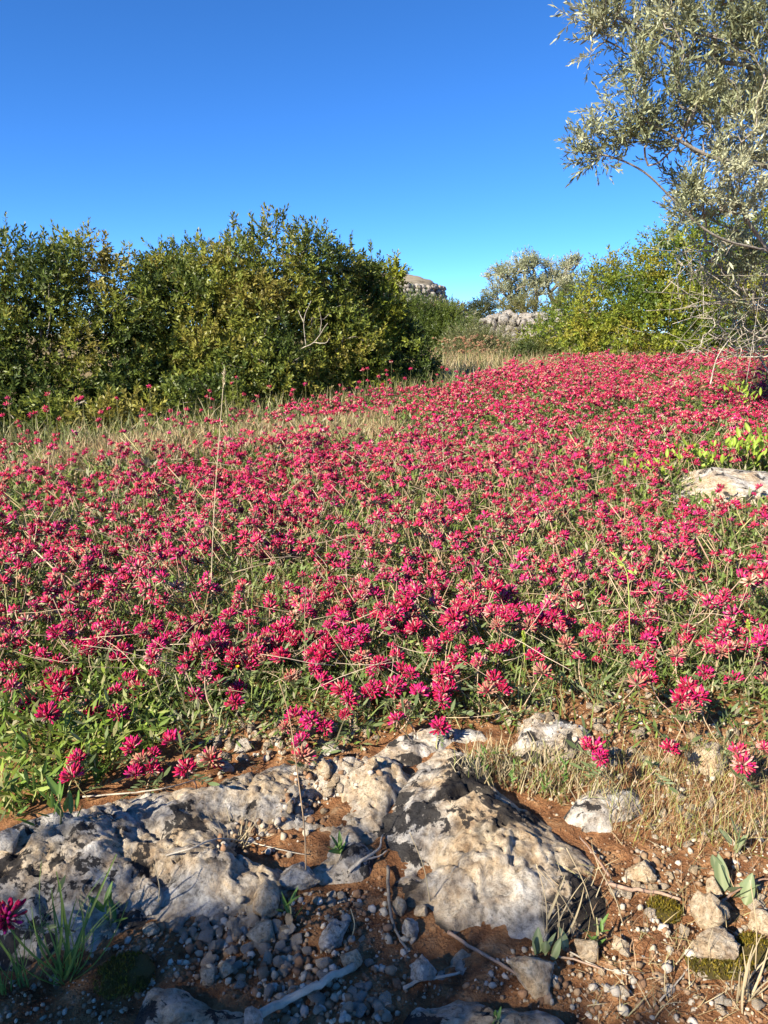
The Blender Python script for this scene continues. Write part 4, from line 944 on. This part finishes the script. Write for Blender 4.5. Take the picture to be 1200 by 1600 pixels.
BIGS = [(412, 1410, 46, 52, M_STONE_W, 'upright pale stone at the left of the gravel, topmost of two'), (410, 1459, 40, 40, M_STONE_W, 'pale broken stone just below the upright one beside the gravel'),
        (468, 1370, 58, 42, M_STONE_G, 'blocky grey stone above the gravel, right of the slab tip'), (518, 1466, 46, 36, M_STONE_G, 'grey stone standing alone on dark soil in the gravel hollow'),
        (548, 1500, 34, 34, M_STONE_W, 'tan stone just below the grey one in the gravel hollow'), (638, 1450, 30, 32, M_STONE_G, 'grey wedge stone below the two white stones beside the boulder'),
        (660, 1422, 24, 22, M_STONE_W, 'bright white stone tucked against the lower left of the boulder'), (625, 1417, 22, 26, M_STONE_W, 'small white stone left of the bright one by the boulder'),
        (657, 1517, 46, 36, M_STONE_G, 'dark grey stone above the shaded front slab'), (833, 1518, 62, 54, M_STONE_W, 'cream rounded stone in sun below the boulder'),
        (1101, 1427, 50, 66, M_STONE_O, 'knobbly ochre stone beside the broad-leaved sage'), (1112, 1483, 72, 38, M_STONE_W, 'whitish wedge stone with moss below the ochre stone'),
        (1186, 1443, 30, 34, M_STONE_W, 'pale stone at the right edge level with the ochre stone'), (1001, 1362, 44, 38, M_STONE_W, 'crumbly pale stone just right of the boulder'),
        (1116, 1388, 24, 26, M_STONE_W, 'white stone behind the ochre stone'), (506, 1202, 32, 34, M_STONE_O, 'round ochre stone on the slab rim below the hanging flowers'),
        (516, 1170, 30, 24, M_STONE_G, 'white and black stone behind the round ochre stone'), (582, 1192, 20, 20, M_STONE_O, 'small ochre stone between the slab and the boulder'),
        (240, 1410, 34, 40, M_STONE_G, 'grey lumpy stone at the foot of the shaded slab'), (352, 1198, 26, 24, M_STONE_G, 'dark grey stone behind the slab rim near the flowers'),
        (238, 1453, 26, 16, M_STONE_W, 'flat pale stone left of the gravel in shade'), (326, 1526, 24, 28, M_STONE_W, 'tan stone in gravel just above the front left slab'),
        (354, 1514, 20, 16, M_STONE_W, 'small bright stone right of the tan one in the gravel'), (970, 1476, 26, 22, M_STONE_W, 'pale stone on red soil right of the yellow sprig'),
        (918, 1490, 32, 34, M_STONE_W, 'rough pale stone with shadow right of the cream stone'), (395, 1590, 28, 36, M_STONE_G, 'grey stone at the bottom beside the leaning stick'),
        (1150, 605, 40, 16, M_STONE_W, ''), (380, 1165, 28, 24, M_STONE_G, 'grey stone in the stony strip above the slab, left side'), (430, 1150, 26, 20, M_STONE_W, 'pale stone in the stony strip left of the hanging flowers'),
        (130, 1105, 44, 26, M_STONE_W, 'pale stone half hidden by leaves at the left'), (700, 1570, 0, 0, None, ''), (15, 1312, 40, 30, M_STONE_G, 'dark grey stone at the left edge under the leaves')]
for i, (px, py, w_, h_, mt, lab) in enumerate(BIGS):
    if lab: big_stone(px, py, w_, h_, mt, lab, 1500+i*3, 4 if w_ > 40 else 3)
# pale rocks out in the field
big_stone(1155, 760, 240, 62, M_ROCK_B, 'flat white limestone rock with dark cracks among flowers at the right edge', 1701, 5, 1.3, 'rock')
big_stone(1055, 606, 36, 20, M_STONE_W, 'small pale rock deep in the flower field below the right shrub', 1702, 4, 1.0, 'rock')
big_stone(855, 563, 34, 12, M_STONE_W, 'pale rock at the far left corner of the flower field', 1703, 4, 1.0, 'rock')

r = np.random.default_rng(800)
def px_poly(n, poly, lo, hi, power=2.4):
    poly = np.array(poly, float); mn, mx = poly.min(0), poly.max(0); xs, ys = [], []
    while len(xs) < n:
        p = mn+(mx-mn)*r.random((n, 2)); k = in_poly(p[:, 0], p[:, 1], poly) > 0; xs += list(p[k, 0]); ys += list(p[k, 1])
    return np.stack([xs[:n], ys[:n], lo+(hi-lo)*r.random(n)**power], 1)
GR = np.concatenate([
    px_poly(560, [(270, 1450), (440, 1400), (470, 1480), (600, 1560), (640, 1600), (400, 1600), (430, 1570), (330, 1540)], 5, 24),
    px_poly(150, [(440, 1400), (640, 1390), (680, 1500), (620, 1540), (480, 1480)], 4, 20),
    px_poly(160, [(430, 1270), (460, 1200), (560, 1180), (620, 1200), (540, 1250), (500, 1290)], 5, 20),
    px_poly(230, [(300, 1200), (340, 1130), (560, 1110), (620, 1150), (480, 1180), (400, 1190)], 5, 22),
    px_poly(90, [(330, 1320), (380, 1280), (470, 1290), (500, 1330), (420, 1345)], 4, 15),
    px_poly(620, [(940, 1430), (960, 1330), (1060, 1250), (1200, 1230), (1200, 1600), (880, 1600), (780, 1540), (820, 1450)], 3, 20, 2.8),
    px_poly(260, [(700, 1100), (900, 1050), (1100, 1080), (1180, 1180), (1050, 1250), (950, 1210), (800, 1160)], 4, 20),
    px_poly(120, [(150, 1460), (280, 1440), (330, 1540), (200, 1560)], 4, 14), px_poly(110, [(650, 1490), (800, 1450), (830, 1540), (660, 1550)], 4, 16)])
PP = hit_many(GR[:, 0], GR[:, 1]); dd = np.linalg.norm(PP-[0, 0, CAM_Z], axis=1); size = GR[:, 2]*dd/FPX
rk = np.max([in_poly(PP[:, 0], PP[:, 1], q.poly) for q in (R_BOULDER, R_FRONT1, R_FRONT2)], axis=0) > -.005
PP, size, GR = PP[~rk], size[~rk], GR[~rk]; zz = surf(PP[:, 0], PP[:, 1])
order = np.argsort(-size*(PP[:, 1] < 2)); big, small = order[:300], order[300:]
MARKS_P = [('around the upright pale stone', 400, 1440), ('in the gravel above the front left slab', 330, 1500), ('beside the thick grey stick', 480, 1560), ('in the gravel right of the stick', 590, 1560), ('on dark soil in the gravel hollow', 560, 1440), ('by the white stones under the boulder', 650, 1460), ('above the shaded front slab', 720, 1520),
           ('on the slab left of the boulder', 520, 1230), ('by the dry straw tuft on the slab', 400, 1310), ('around the round ochre stone', 510, 1180), ('behind the slab rim on the left', 350, 1160), ('under the hanging flower cluster', 450, 1140), ('between flowers and boulder top', 600, 1140), ('behind the boulder among weeds', 820, 1150), ('by the flat cream rock', 900, 1120), ('under the flowers at the right', 1080, 1140), ('right of the white and black rock', 1020, 1220),
           ('around the cream rounded stone', 840, 1520), ('on red soil by the brown twig', 1000, 1410), ('around the ochre stone and sage', 1120, 1410), ('by the wedge stone and moss', 1110, 1500), ('on red soil at the bottom right', 1050, 1570), ('on red soil right of the cream stone', 940, 1530), ('left of the gravel in deep shade', 220, 1490)]
for i in big:
    px, py = GR[i, :2]; right = px > 780
    mname = r.choice(['cream_stone', 'ochre_stone', 'grey_stone'], p=[.62, .25, .13] if right or py < 1280 else [.38, .06, .56])
    o = link('pebble', PEB_M[mname][r.integers(8)]); s = size[i]; o.location = (PP[i, 0], PP[i, 1], zz[i]+s*.08); o.scale = (s*r.uniform(.8, 1.25), s*r.uniform(.8, 1.2), s*r.uniform(.7, 1.1)); o.rotation_euler = (r.normal(0, .5), r.normal(0, .5), r.uniform(0, 6.3))
    lab = {'cream_stone': 'small cream', 'ochre_stone': 'small ochre', 'grey_stone': 'small grey'}[mname]+' pebble '+min(MARKS_P, key=lambda m: (m[1]-px)**2+(m[2]-py)**2)[0]
    tag(o, lab, 'pebble', 'limestone pebbles in the foreground')
PEB_S = [stone_mesh(1300+i, 1, .26, .8) for i in range(6)]; out = []
extra = 9000; ex = px_poly(extra, [(0, 1500), (200, 1430), (450, 1380), (420, 1280), (300, 1200), (330, 1110), (640, 1120), (900, 1060), (1200, 1100), (1200, 1640), (0, 1640)], 1.5, 9, 2.2)
EP = hit_many(ex[::1, 0], ex[::1, 1]); es = ex[:, 2]*np.linalg.norm(EP-[0, 0, CAM_Z], axis=1)/FPX
rk = np.max([in_poly(EP[:, 0], EP[:, 1], q.poly) for q in ROCKS], axis=0) > -.005; EP, es = EP[~rk], es[~rk]
AP = np.concatenate([PP[small], EP]); AS = np.r_[size[small], es]; AP[:, 2] = surf(AP[:, 0], AP[:, 1])+AS*.08; n = len(AP)
tint = palette_pick([(.50, .42, .30), (.40, .34, .26), (.36, .24, .14), (.30, .17, .09), (.25, .14, .07), (.34, .20, .11), (.28, .16, .085), (.44, .33, .21)], n, r, .25); t0 = palette_pick([(.54, .46, .33), (.46, .41, .34), (.62, .54, .42), (.36, .24, .14), (.30, .17, .09), (.25, .14, .07)], n, r, .25); tint[:len(small)] = t0[:len(small)]; w_ = r.integers(0, 6, n)
V, F, C = merge([scatter(PEB_S[q], AP[w_ == q], frames(norm(r.normal(size=((w_ == q).sum(), 3))*[.5, .5, 0]+[0, 0, 1]), r.uniform(0, 6.3, (w_ == q).sum())), AS[w_ == q][:, None]*r.uniform(.75, 1.25, ((w_ == q).sum(), 3)), tint=tint[w_ == q]) for q in range(6)])
m, nt, N, L, p = nodes('gravel'); at_ = N.new('ShaderNodeAttribute'); at_.attribute_name = 'tint'; nn = noise_node(nt, 260, 4, .6); L.new(mixc(nt, .7, at_.outputs['Color'], ramp(nt, nn.outputs[0], [(.3, .55), (.7, 1.15)]).outputs[0], 'MULTIPLY'), p.inputs['Base Color']); p.inputs['Roughness'].default_value = .95; L.new(bump(nt, nn.outputs[0], .6, .003), p.inputs['Normal'])
o = link('gravel', mesh_np('gravel', V, F, m, C)); tag(o, 'fine gravel and soil crumbs between the rocks', 'gravel', kind='stuff')

# ------------------------------------------------------------------ small foreground plants
def leaf_mesh(L, Wd, col, col2, curl=.15, fold=.3, seed=0, tip=.8, mat=M_HERB, name='leaf'):
    n = 9; V = []; C = []
    for i in range(n):
        t = i/(n-1); w_ = Wd*.5*(math.sin(math.pi*min(1, t**tip*.97+.03))**.8)+.0004; y = curl*L*t*t
        for s in (-1, -.5, 0, .5, 1): V.append([s*w_, y+abs(s)*fold*w_, t*L]); C.append(col2 if s == 0 else col)
    F = []
    for i in range(n-1):
        for j in range(4): a = i*5+j; F += [(a, a+1, a+6), (a, a+6, a+5)]
    return mesh_np(name, np.array(V, float), np.array(F), mat, np.array(C, float), True)
def put_leaf(root, me, loc, az, el, s=1.0, roll=0.0):
    """leaf growing from loc (root frame): azimuth az, raised by el above level"""
    o = link('leaf', me, root); d = Vector((math.cos(az)*math.cos(el), math.sin(az)*math.cos(el), math.sin(el)))
    m = frames(np.array([d[:]]), np.array([roll]))[0]; o.rotation_euler = Matrix(m.tolist()).to_euler(); o.location = loc; o.scale = (s, s, s); return o
SAGE = leaf_mesh(.042, .017, (.20, .25, .12), (.32, .36, .20), .05, .35, 1)
HERBL = leaf_mesh(.040, .010, (.10, .19, .035), (.16, .25, .06), .12, .4, 2)
BRIGHT = leaf_mesh(.044, .016, (.25, .36, .035), (.34, .43, .07), .3, .35, 3, 1.0)
GRASSB = leaf_mesh(.10, .0026, (.16, .24, .05), (.22, .30, .08), .45, .5, 4, .5, name='blade')
def rosette(name, label, px, py, n, me, size, el=(.5, 1.2), seed=0, stem=0.0, spread=.004, cat='plant'):
    p = hit(px, py); rr = np.random.default_rng(seed); root = thing(name, label, cat, (p[0], p[1], float(surf(p[0], p[1]))-.003))
    if stem > 0:
        V, F, C = tube([[0, 0, 0], [.003, 0, stem*.5], [0, .004, stem]], [.0016, .0014, .0009], 5, (.24, .22, .10)); link('stem', mesh_np('stem', V, F, M_STALK, C), root)
    for i in range(n):
        az = i*2.4+rr.normal(0, .3); u = rr.random(); hz = stem*(.15+.85*i/n) if stem else .002
        put_leaf(root, me, (rr.normal(0, spread), rr.normal(0, spread), hz), az, rr.uniform(*el), size*rr.uniform(.7, 1.15), rr.normal(0, .3))
    return root
rosette('sage_plant', 'grey-green broad-leaved sage plant on red soil at the lower right', 1140, 1392, 7, SAGE, 1.15, (.7, 1.35), 1, .0, .010)
rosette('sage_plant', 'small sage sprig with paired leaves above the larger sage plant', 1146, 1330, 5, SAGE, .8, (.6, 1.4), 2, .03)
rosette('sage_plant', 'little sage plant in front of the boulder foot, beside the cream stone', 845, 1490, 6, SAGE, .85, (.8, 1.4), 3, .0, .010)
rosette('leafy_weed', 'bright green weed with a red stalk between shaded stones', 452, 1440, 6, HERBL, .75, (.5, 1.2), 4, .035)
rosette('leafy_weed', 'shaded green weed in front of the slab at the lower left', 172, 1448, 7, HERBL, .9, (.3, 1.2), 5, .04)
rosette('leafy_weed', 'small green rosette weed in the hollow left of the boulder', 530, 1335, 8, HERBL, .7, (.25, .9), 6, .0)
rosette('leafy_weed', 'yellow-green sprig on soil right of the boulder foot', 930, 1480, 9, HERBL, .42, (.4, 1.2), 7, .045)
rosette('leafy_weed', 'tiny bright green sprout on the front slab at the bottom', 775, 1600, 4, HERBL, .4, (.7, 1.4), 8, .01)
for i, (px, py, lab) in enumerate([(800, 1225, 'leafy green weed clump growing behind the boulder, left one'), (850, 1235, 'tallest green weed clump behind the boulder shoulder'), (880, 1215, 'weed clump on the dry patch right of the tallest one'), (755, 1195, 'small weed by the boulder top')]):
    rosette('leafy_weed', lab, px, py+12, 16, HERBL, .38, (.3, 1.2), 20+i, .05)
def tuft(label, px, py, n, size, seed, me=GRASSB, el=(.5, 1.4), name='grass_tuft'):
    p = hit(px, py); rr = np.random.default_rng(seed); root = thing(name, label, 'grass', (p[0], p[1], float(surf(p[0], p[1]))-.004))
    for i in range(n):
        o = put_leaf(root, me, (rr.normal(0, .008), rr.normal(0, .008), 0), rr.uniform(0, 6.28), rr.uniform(*el), size*rr.uniform(.6, 1.2), rr.normal(0, .4)); o.name = 'blade'
    return root
DRYB = leaf_mesh(.10, .003, (.42, .34, .20), (.5, .42, .26), .35, .4, 5, .5, name='blade')
tuft('green grass tuft with long drooping blades in the shaded lower left corner', 105, 1530, 26, 1.15, 31)
tuft('smaller grass tuft at the lower left edge beneath the lone flower', 25, 1545, 16, .9, 32)
tuft('dry straw tuft in the hollow on top of the slab', 372, 1318, 18, .55, 33, DRYB, (.1, 1.2))
tuft('dry grass tuft at the lower right corner of the soil', 1165, 1560, 14, .75, 34, DRYB, (.6, 1.4))
tuft('sparse dry stalks before the right foot of the boulder', 860, 1470, 9, .9, 35, DRYB, (1.0, 1.5))
for i, (px, py) in enumerate([(40, 1180), (75, 1235), (150, 1210), (20, 1255), (110, 1150), (170, 1160), (95, 1275), (30, 1120)]):
    rosette('leafy_herb', ['broad-leaved green herb', 'dense green herb', 'light green herb', 'leaning green herb', 'upright green herb', 'pale-ribbed green herb', 'low green herb', 'tall green herb'][i]+' at the left edge, '+['above the slab end', 'second up from the slab rim', 'beside the low twin flowers', 'against the frame', 'behind the twin flowers', 'left of the lone flower', 'touching the slab rim', 'below the faded flower head'][i], px, py+18, 14, HERBL, .85, (.5, 1.4), 50+i, .05, .012)
n = 7000; q = px_poly(n, [(0, 1000), (230, 1020), (260, 1180), (120, 1240), (0, 1300)], 0, 1); hp = hit_many(q[:2600, 0], q[:2600, 1]); V, F, C = herb_layer(hp[:, 0], hp[:, 1], .06, r, 1.25); o = link('green_herbage', mesh_np('green_herbage', V, F, M_HERB, np.clip(C*np.array([1.2, 1.2, .8]), 0, 1))); tag(o, 'lush green herbage at the left above the slab', 'foliage', kind='stuff')
# dry herbage on the right
q = px_poly(1250, [(930, 1190), (1000, 1180), (1200, 1160), (1200, 1340), (1040, 1330), (960, 1320)], 0, 1); hp = hit_many(q[:, 0], q[:, 1])
blades('dry_herbage', 'thin reddish and straw coloured herbs right of the boulder', hp[:, 0], hp[:, 1], .02, .075, [(.45, .34, .17), (.42, .25, .12), (.36, .34, .12), (.28, .30, .08), (.52, .43, .26)], 61, .30, .4)
q = px_poly(700, [(700, 1200), (760, 1170), (900, 1180), (960, 1240), (880, 1260), (800, 1240)], 0, 1); hp = hit_many(q[:, 0], q[:, 1])
blades('dry_herbage', 'straw and green herbs in the pocket behind the boulder', hp[:, 0], hp[:, 1], .02, .06, [(.45, .36, .2), (.25, .28, .08), (.5, .42, .26)], 62, .45, .4)
q = px_poly(420, [(880, 1340), (1200, 1330), (1200, 1600), (900, 1600)], 0, 1); hp = hit_many(q[:, 0], q[:, 1]); blades('dry_wisps', 'fine dry wisps on the sunlit red soil', hp[:, 0], hp[:, 1], .015, .06, G_DRY, 63, .35, .6, lean=.9)

# bright leafy sprawl on the right by the pale rock
def sprawl(label, pts, seed, n=14, s=1.0):
    rr = np.random.default_rng(seed); P0 = hit(*pts[0]); root = thing('leafy_shrub', label, 'plant', (P0[0], P0[1], float(surf(P0[0], P0[1]))-.003)); o0 = np.array(root.location)
    ctrl = [np.zeros(3)]
    for px, py, Y in pts[1:]: ctrl.append(at(px, py, Y)-o0)
    c = curve_pts(ctrl, 14); V, F, C = tube(c, np.linspace(.004, .002, 14), 5, (.33, .28, .16)); link('stem', mesh_np('stem', V, F, M_STALK, C), root)
    for i in range(n):
        u = c[int(rr.uniform(.25, 1)*13)]; put_leaf(root, BRIGHT, tuple(u+rr.normal(0, .035, 3)*[1.4, 1, .6]), rr.uniform(0, 6.28), rr.uniform(.2, 1.3), s*rr.uniform(.6, 1.15), rr.normal(0, .4))
    return root
sprawl('bright yellow-green leafy shoot over the pale rock at the right edge', [(1195, 738), (1185, 716, 3.45), (1160, 702, 3.4), (1125, 700, 3.4)], 71, 80)
sprawl('bright green leafy shoot in the middle of the leafy row', [(1125, 742), (1105, 722, 3.45), (1080, 708, 3.4), (1055, 712, 3.4)], 72, 80)
sprawl('pale green leafy shoot at the left end of the leafy row', [(1045, 755), (1035, 738, 3.3), (1015, 726, 3.3), (1000, 732, 3.3)], 73, 56, .85)
sprawl('bright leafy shoot standing alone above the row near the right edge', [(1175, 640), (1170, 622, 4.6), (1155, 610, 4.6), (1150, 606, 4.6)], 74, 32, 1.0)
sprawl('leafy shoot at the far right edge above the pale rock', [(1225, 738), (1215, 705, 3.4), (1195, 690, 3.4), (1185, 688, 3.4)], 75, 56)

# tall stalks
def stalk(name, label, pts, r0, r1, col, head=None, cat='grass'):
    ctrl = np.array(pts); b0 = ctrl[0].copy(); c = curve_pts(ctrl, 16); root = thing(name, label, cat, b0)
    V, F, C = tube(c-b0, np.linspace(r0, r1, 16), 5, col); link('stem', mesh_np('stem', V, F, M_STALK, C), root)
    if head:
        L_, w_, hc, nb = head; rr = np.random.default_rng(int(L_*1e4)); d = norm(c[-1]-c[-3]); t = rr.random(nb)
        P = c[-1]-b0-d*L_*(1-t)[:, None]; D = norm(rr.normal(size=(nb, 3))*.5+d*1.1)
        s = w_*np.sin(np.pi*np.clip(t*.9+.08, 0, 1))**.6
        V, F, C = scatter(leaf_geo(1, .38, .4, .1), P, frames(D, rr.uniform(0, 6, nb)), s, tint=np.array([hc])*rr.uniform(.75, 1.25, (nb, 1)))
        h = link('seed_head', mesh_np('seed_head', V, F, M_HERB, C), root); h['kind'] = 'stuff'
    return root
def G(px, py): p = hit(px, py); return p
p = G(330, 975); Y = p[1]; stalk('grass_stalk', 'tall thin straw grass stalk rising before the left thicket', [p, at(331, 880, Y), at(337, 760, Y), at(346, 640, Y), at(351, 575, Y)], .0014, .0008, (.50, .42, .26), (.055, .010, (.55, .48, .30), 60))
p = G(478, 1385); Y = p[1]; stalk('grass_stalk', 'dry brown stalk standing in front of the slab and flowers', [p, at(476, 1300, Y), at(465, 1210, Y), at(452, 1120, Y), at(436, 1065, Y)], .0013, .0006, (.40, .27, .15))
p = G(822, 1075); Y = p[1]; stalk('grass_spike', 'bright green cylindrical grass spike right of centre in the carpet', [p, at(821, 1050, Y), at(819, 1015, Y), at(817, 985, Y)], .0012, .0012, (.30, .36, .06), (.042, .010, (.36, .44, .06), 130))
p = G(1000, 1060); Y = p[1]; stalk('podded_stalk', 'tall light green stalk with pods among flowers at the right', [p, at(985, 1000, Y), at(983, 940, Y), at(978, 890, Y), at(955, 863, Y)], .0016, .0012, (.34, .42, .10), (.10, .022, (.36, .44, .10), 16))
p = G(1180, 1080); Y = p[1]; stalk('grass_spike', 'green grass spike close to the right edge', [p, at(1178, 1040, Y), at(1172, 990, Y), at(1168, 968, Y)], .0012, .0012, (.34, .4, .08), (.032, .009, (.42, .48, .08), 110))
p = G(393, 1110); Y = p[1]; stalk('green_pod', 'slender green pod on a stem left of centre in the carpet', [p, at(393, 1090, Y), at(394, 1070, Y), at(394, 1058, Y)], .0010, .0010, (.3, .33, .1), (.024, .010, (.38, .42, .13), 40))
for i, (a0, a1, lab) in enumerate([((900, 1440), (838, 1355), 'thin pale stalk crossing the lower face of the boulder'), ((930, 1440), (885, 1325), 'white curved stalk before the black lichen of the boulder'), ((975, 1450), (935, 1355), 'thin straw stalk just right of the boulder foot'), ((855, 1460), (838, 1350), 'upright yellow stalk beside the small sage plant'),
                                   ((246, 1420), (240, 1350), 'thin dark stalk before the shaded slab'), ((1180, 1520), (1172, 1375), 'thin dry stalk beside the broad-leaved sage'), ((672, 1410), (640, 1300), 'fine dry stalk before the left side of the boulder'), ((548, 1470), (548, 1420), 'short dry stalk in the gravel hollow')]):
    p = G(*a0); Y = p[1]-.02; m_ = at((a0[0]+a1[0])/2+6, (a0[1]+a1[1])/2, Y); stalk('dry_stalk', lab, [p, m_, at(*a1, Y)], .0009, .0005, (.48, .38, .22))
# yellow trefoil flowers
YEL = [leaf_mesh(.007, .007, (.75, .50, .01), (.7, .42, .01), .2, .3, 6, mat=M_PETAL, name='petal')]
for i, (px, py, lab) in enumerate([(313, 1003, 'tiny yellow flower below the dark pink group at left'), (255, 1038, 'tiny yellow flower left of the pink pair'), (371, 1046, 'tiny orange-yellow flower left of centre'), (420, 985, 'tiny yellow flower by the pink head left of centre')]):
    p = hit(px, py, .06); root = thing('yellow_flower', lab, 'flower', (p[0], p[1], float(surf(p[0], p[1])))); V, F, C = tube([[0, 0, 0], [.002, 0, .03], [0, 0, .062]], [.0008]*3, 4, (.2, .25, .06)); link('stem', mesh_np('stem', V, F, M_STALK, C), root)
    for q in range(5): o = put_leaf(root, YEL[0], (0, 0, .062), q*1.256, .7); o.name = 'petal'

# twigs and sticks on the ground
def stick(label, pxs, r0, r1, mat, name='stick', lift=.006, forks=()):
    pts = []
    for px, py in pxs: p = hit(px, py); p[2] = float(surf(p[0], p[1]))+lift; pts.append(p)
    ch = [(pts, r0, r1)]
    for f in forks:
        fp = []
        for px, py in f: p = hit(px, py); p[2] = float(surf(p[0], p[1]))+lift; fp.append(p)
        ch.append((fp, r0*.6, r1*.6))
    return twig_thing(name, label, 'twig', ch, mat)
stick('thick grey stick lying across the gravel at the bottom', [(405, 1602), (450, 1578), (500, 1552), (552, 1524)], .0055, .0045, M_DRYWOOD, lift=.012)
stick('reddish brown twig on red soil right of the boulder', [(945, 1392), (985, 1402), (1030, 1408), (1062, 1420)], .0034, .0022, M_REDWOOD, forks=[[(950, 1380), (930, 1350), (905, 1320)]], lift=.012)
stick('pale curved rootlet above the shaded front slab', [(630, 1552), (660, 1538), (690, 1533), (718, 1528)], .0025, .0015, M_DRYWOOD)
stick('dark twig running down from the boulder toward the cream stone', [(700, 1462), (740, 1490), (790, 1520), (835, 1548)], .0028, .0018, M_REDWOOD, forks=[[(860, 1500), (900, 1508), (945, 1525)]])
stick('dark root crossing the soil left of the boulder foot', [(606, 1360), (608, 1420), (620, 1465), (637, 1490)], .0028, .0016, M_BARK)
stick('pale straw stem lying along the slab rim', [(130, 1253), (190, 1246), (250, 1238), (320, 1222)], .0018, .001, M_DRYWOOD)
stick('loop of pale dry stem on the slab above the hollow', [(260, 1345), (300, 1333), (340, 1318), (390, 1322), (440, 1335), (480, 1342)], .0014, .0008, M_DRYWOOD)
stick('weathered bare twig at the left edge of the boulder', [(545, 1372), (565, 1352), (590, 1335), (598, 1310)], .003, .0015, M_DRYWOOD, forks=[[(565, 1352), (590, 1345), (605, 1335)]])
stick('thin arching twig behind the ochre stone at lower right', [(1125, 1430), (1150, 1410), (1185, 1395), (1200, 1395)], .0016, .001, M_REDWOOD, lift=.02)
stick('thin straw lying on sunlit soil near the bottom right', [(1030, 1572), (1060, 1540), (1075, 1518)], .0012, .0008, M_DRYWOOD)
stick('short straw across soil right of the cream stone', [(890, 1495), (930, 1515), (985, 1530)], .0013, .0008, M_DRYWOOD)

# moss cushions: dense tiny blades on a low mound
m, nt, N, L, p = nodes('moss'); nn = noise_node(nt, 220, 4, .6); L.new(ramp(nt, nn.outputs[0], [(.3, (.06, .05, .008)), (.55, (.17, .12, .015)), (.75, (.26, .19, .03))]).outputs[0], p.inputs['Base Color']); p.inputs['Roughness'].default_value = 1; L.new(bump(nt, nn.outputs[0], 1, .008), p.inputs['Normal']); M_MOSS = m
def moss(px, py, wpx, hpx, label, seed):
    p0 = hit(px, py); d = np.linalg.norm(p0-[0, 0, CAM_Z]); w_ = wpx*d/FPX/2; dpt = w_*hpx/wpx*1.5
    V, F, C = stone_mesh(seed, 4, .25); V = V*2*np.array([w_, dpt, .014]); root = thing('moss_cushion', label, 'moss', (p0[0], p0[1], float(surf(p0[0], p0[1]))))
    link('cushion', mesh_np('cushion', V, F, M_MOSS, smooth=True), root); rr = np.random.default_rng(seed); n = 900; a = rr.random(n)*6.28; q = np.sqrt(rr.random(n)); x, y = w_*q*np.cos(a)*.95, dpt*q*np.sin(a)*.95; z = .0125*np.sqrt(1-q*q*.95)
    b_ = scatter(leaf_geo(.0055, .0016, .3, 0), np.stack([x, y, z], 1), frames(norm(rr.normal(0, .5, (n, 3))+[0, 0, 1]), rr.uniform(0, 6, n)), rr.uniform(.6, 1.3, n), tint=palette_pick([(.16, .12, .015), (.24, .18, .02), (.10, .09, .012)], n, rr))
    o = link('moss_tips', mesh_np('moss_tips', *b_[:2], M_HERB, b_[2]), root); o['kind'] = 'stuff'
moss(1038, 1428, 46, 32, 'small ochre-green moss cushion on red soil by the brown twig', 91)
moss(1125, 1512, 90, 34, 'wide ochre moss patch beneath the wedge stone at lower right', 92)
moss(1182, 1492, 50, 40, 'moss cushion at the right edge beside the wedge stone', 93)
moss(195, 1530, 80, 50, 'dark moss patch in the shade right of the grass tuft', 94)
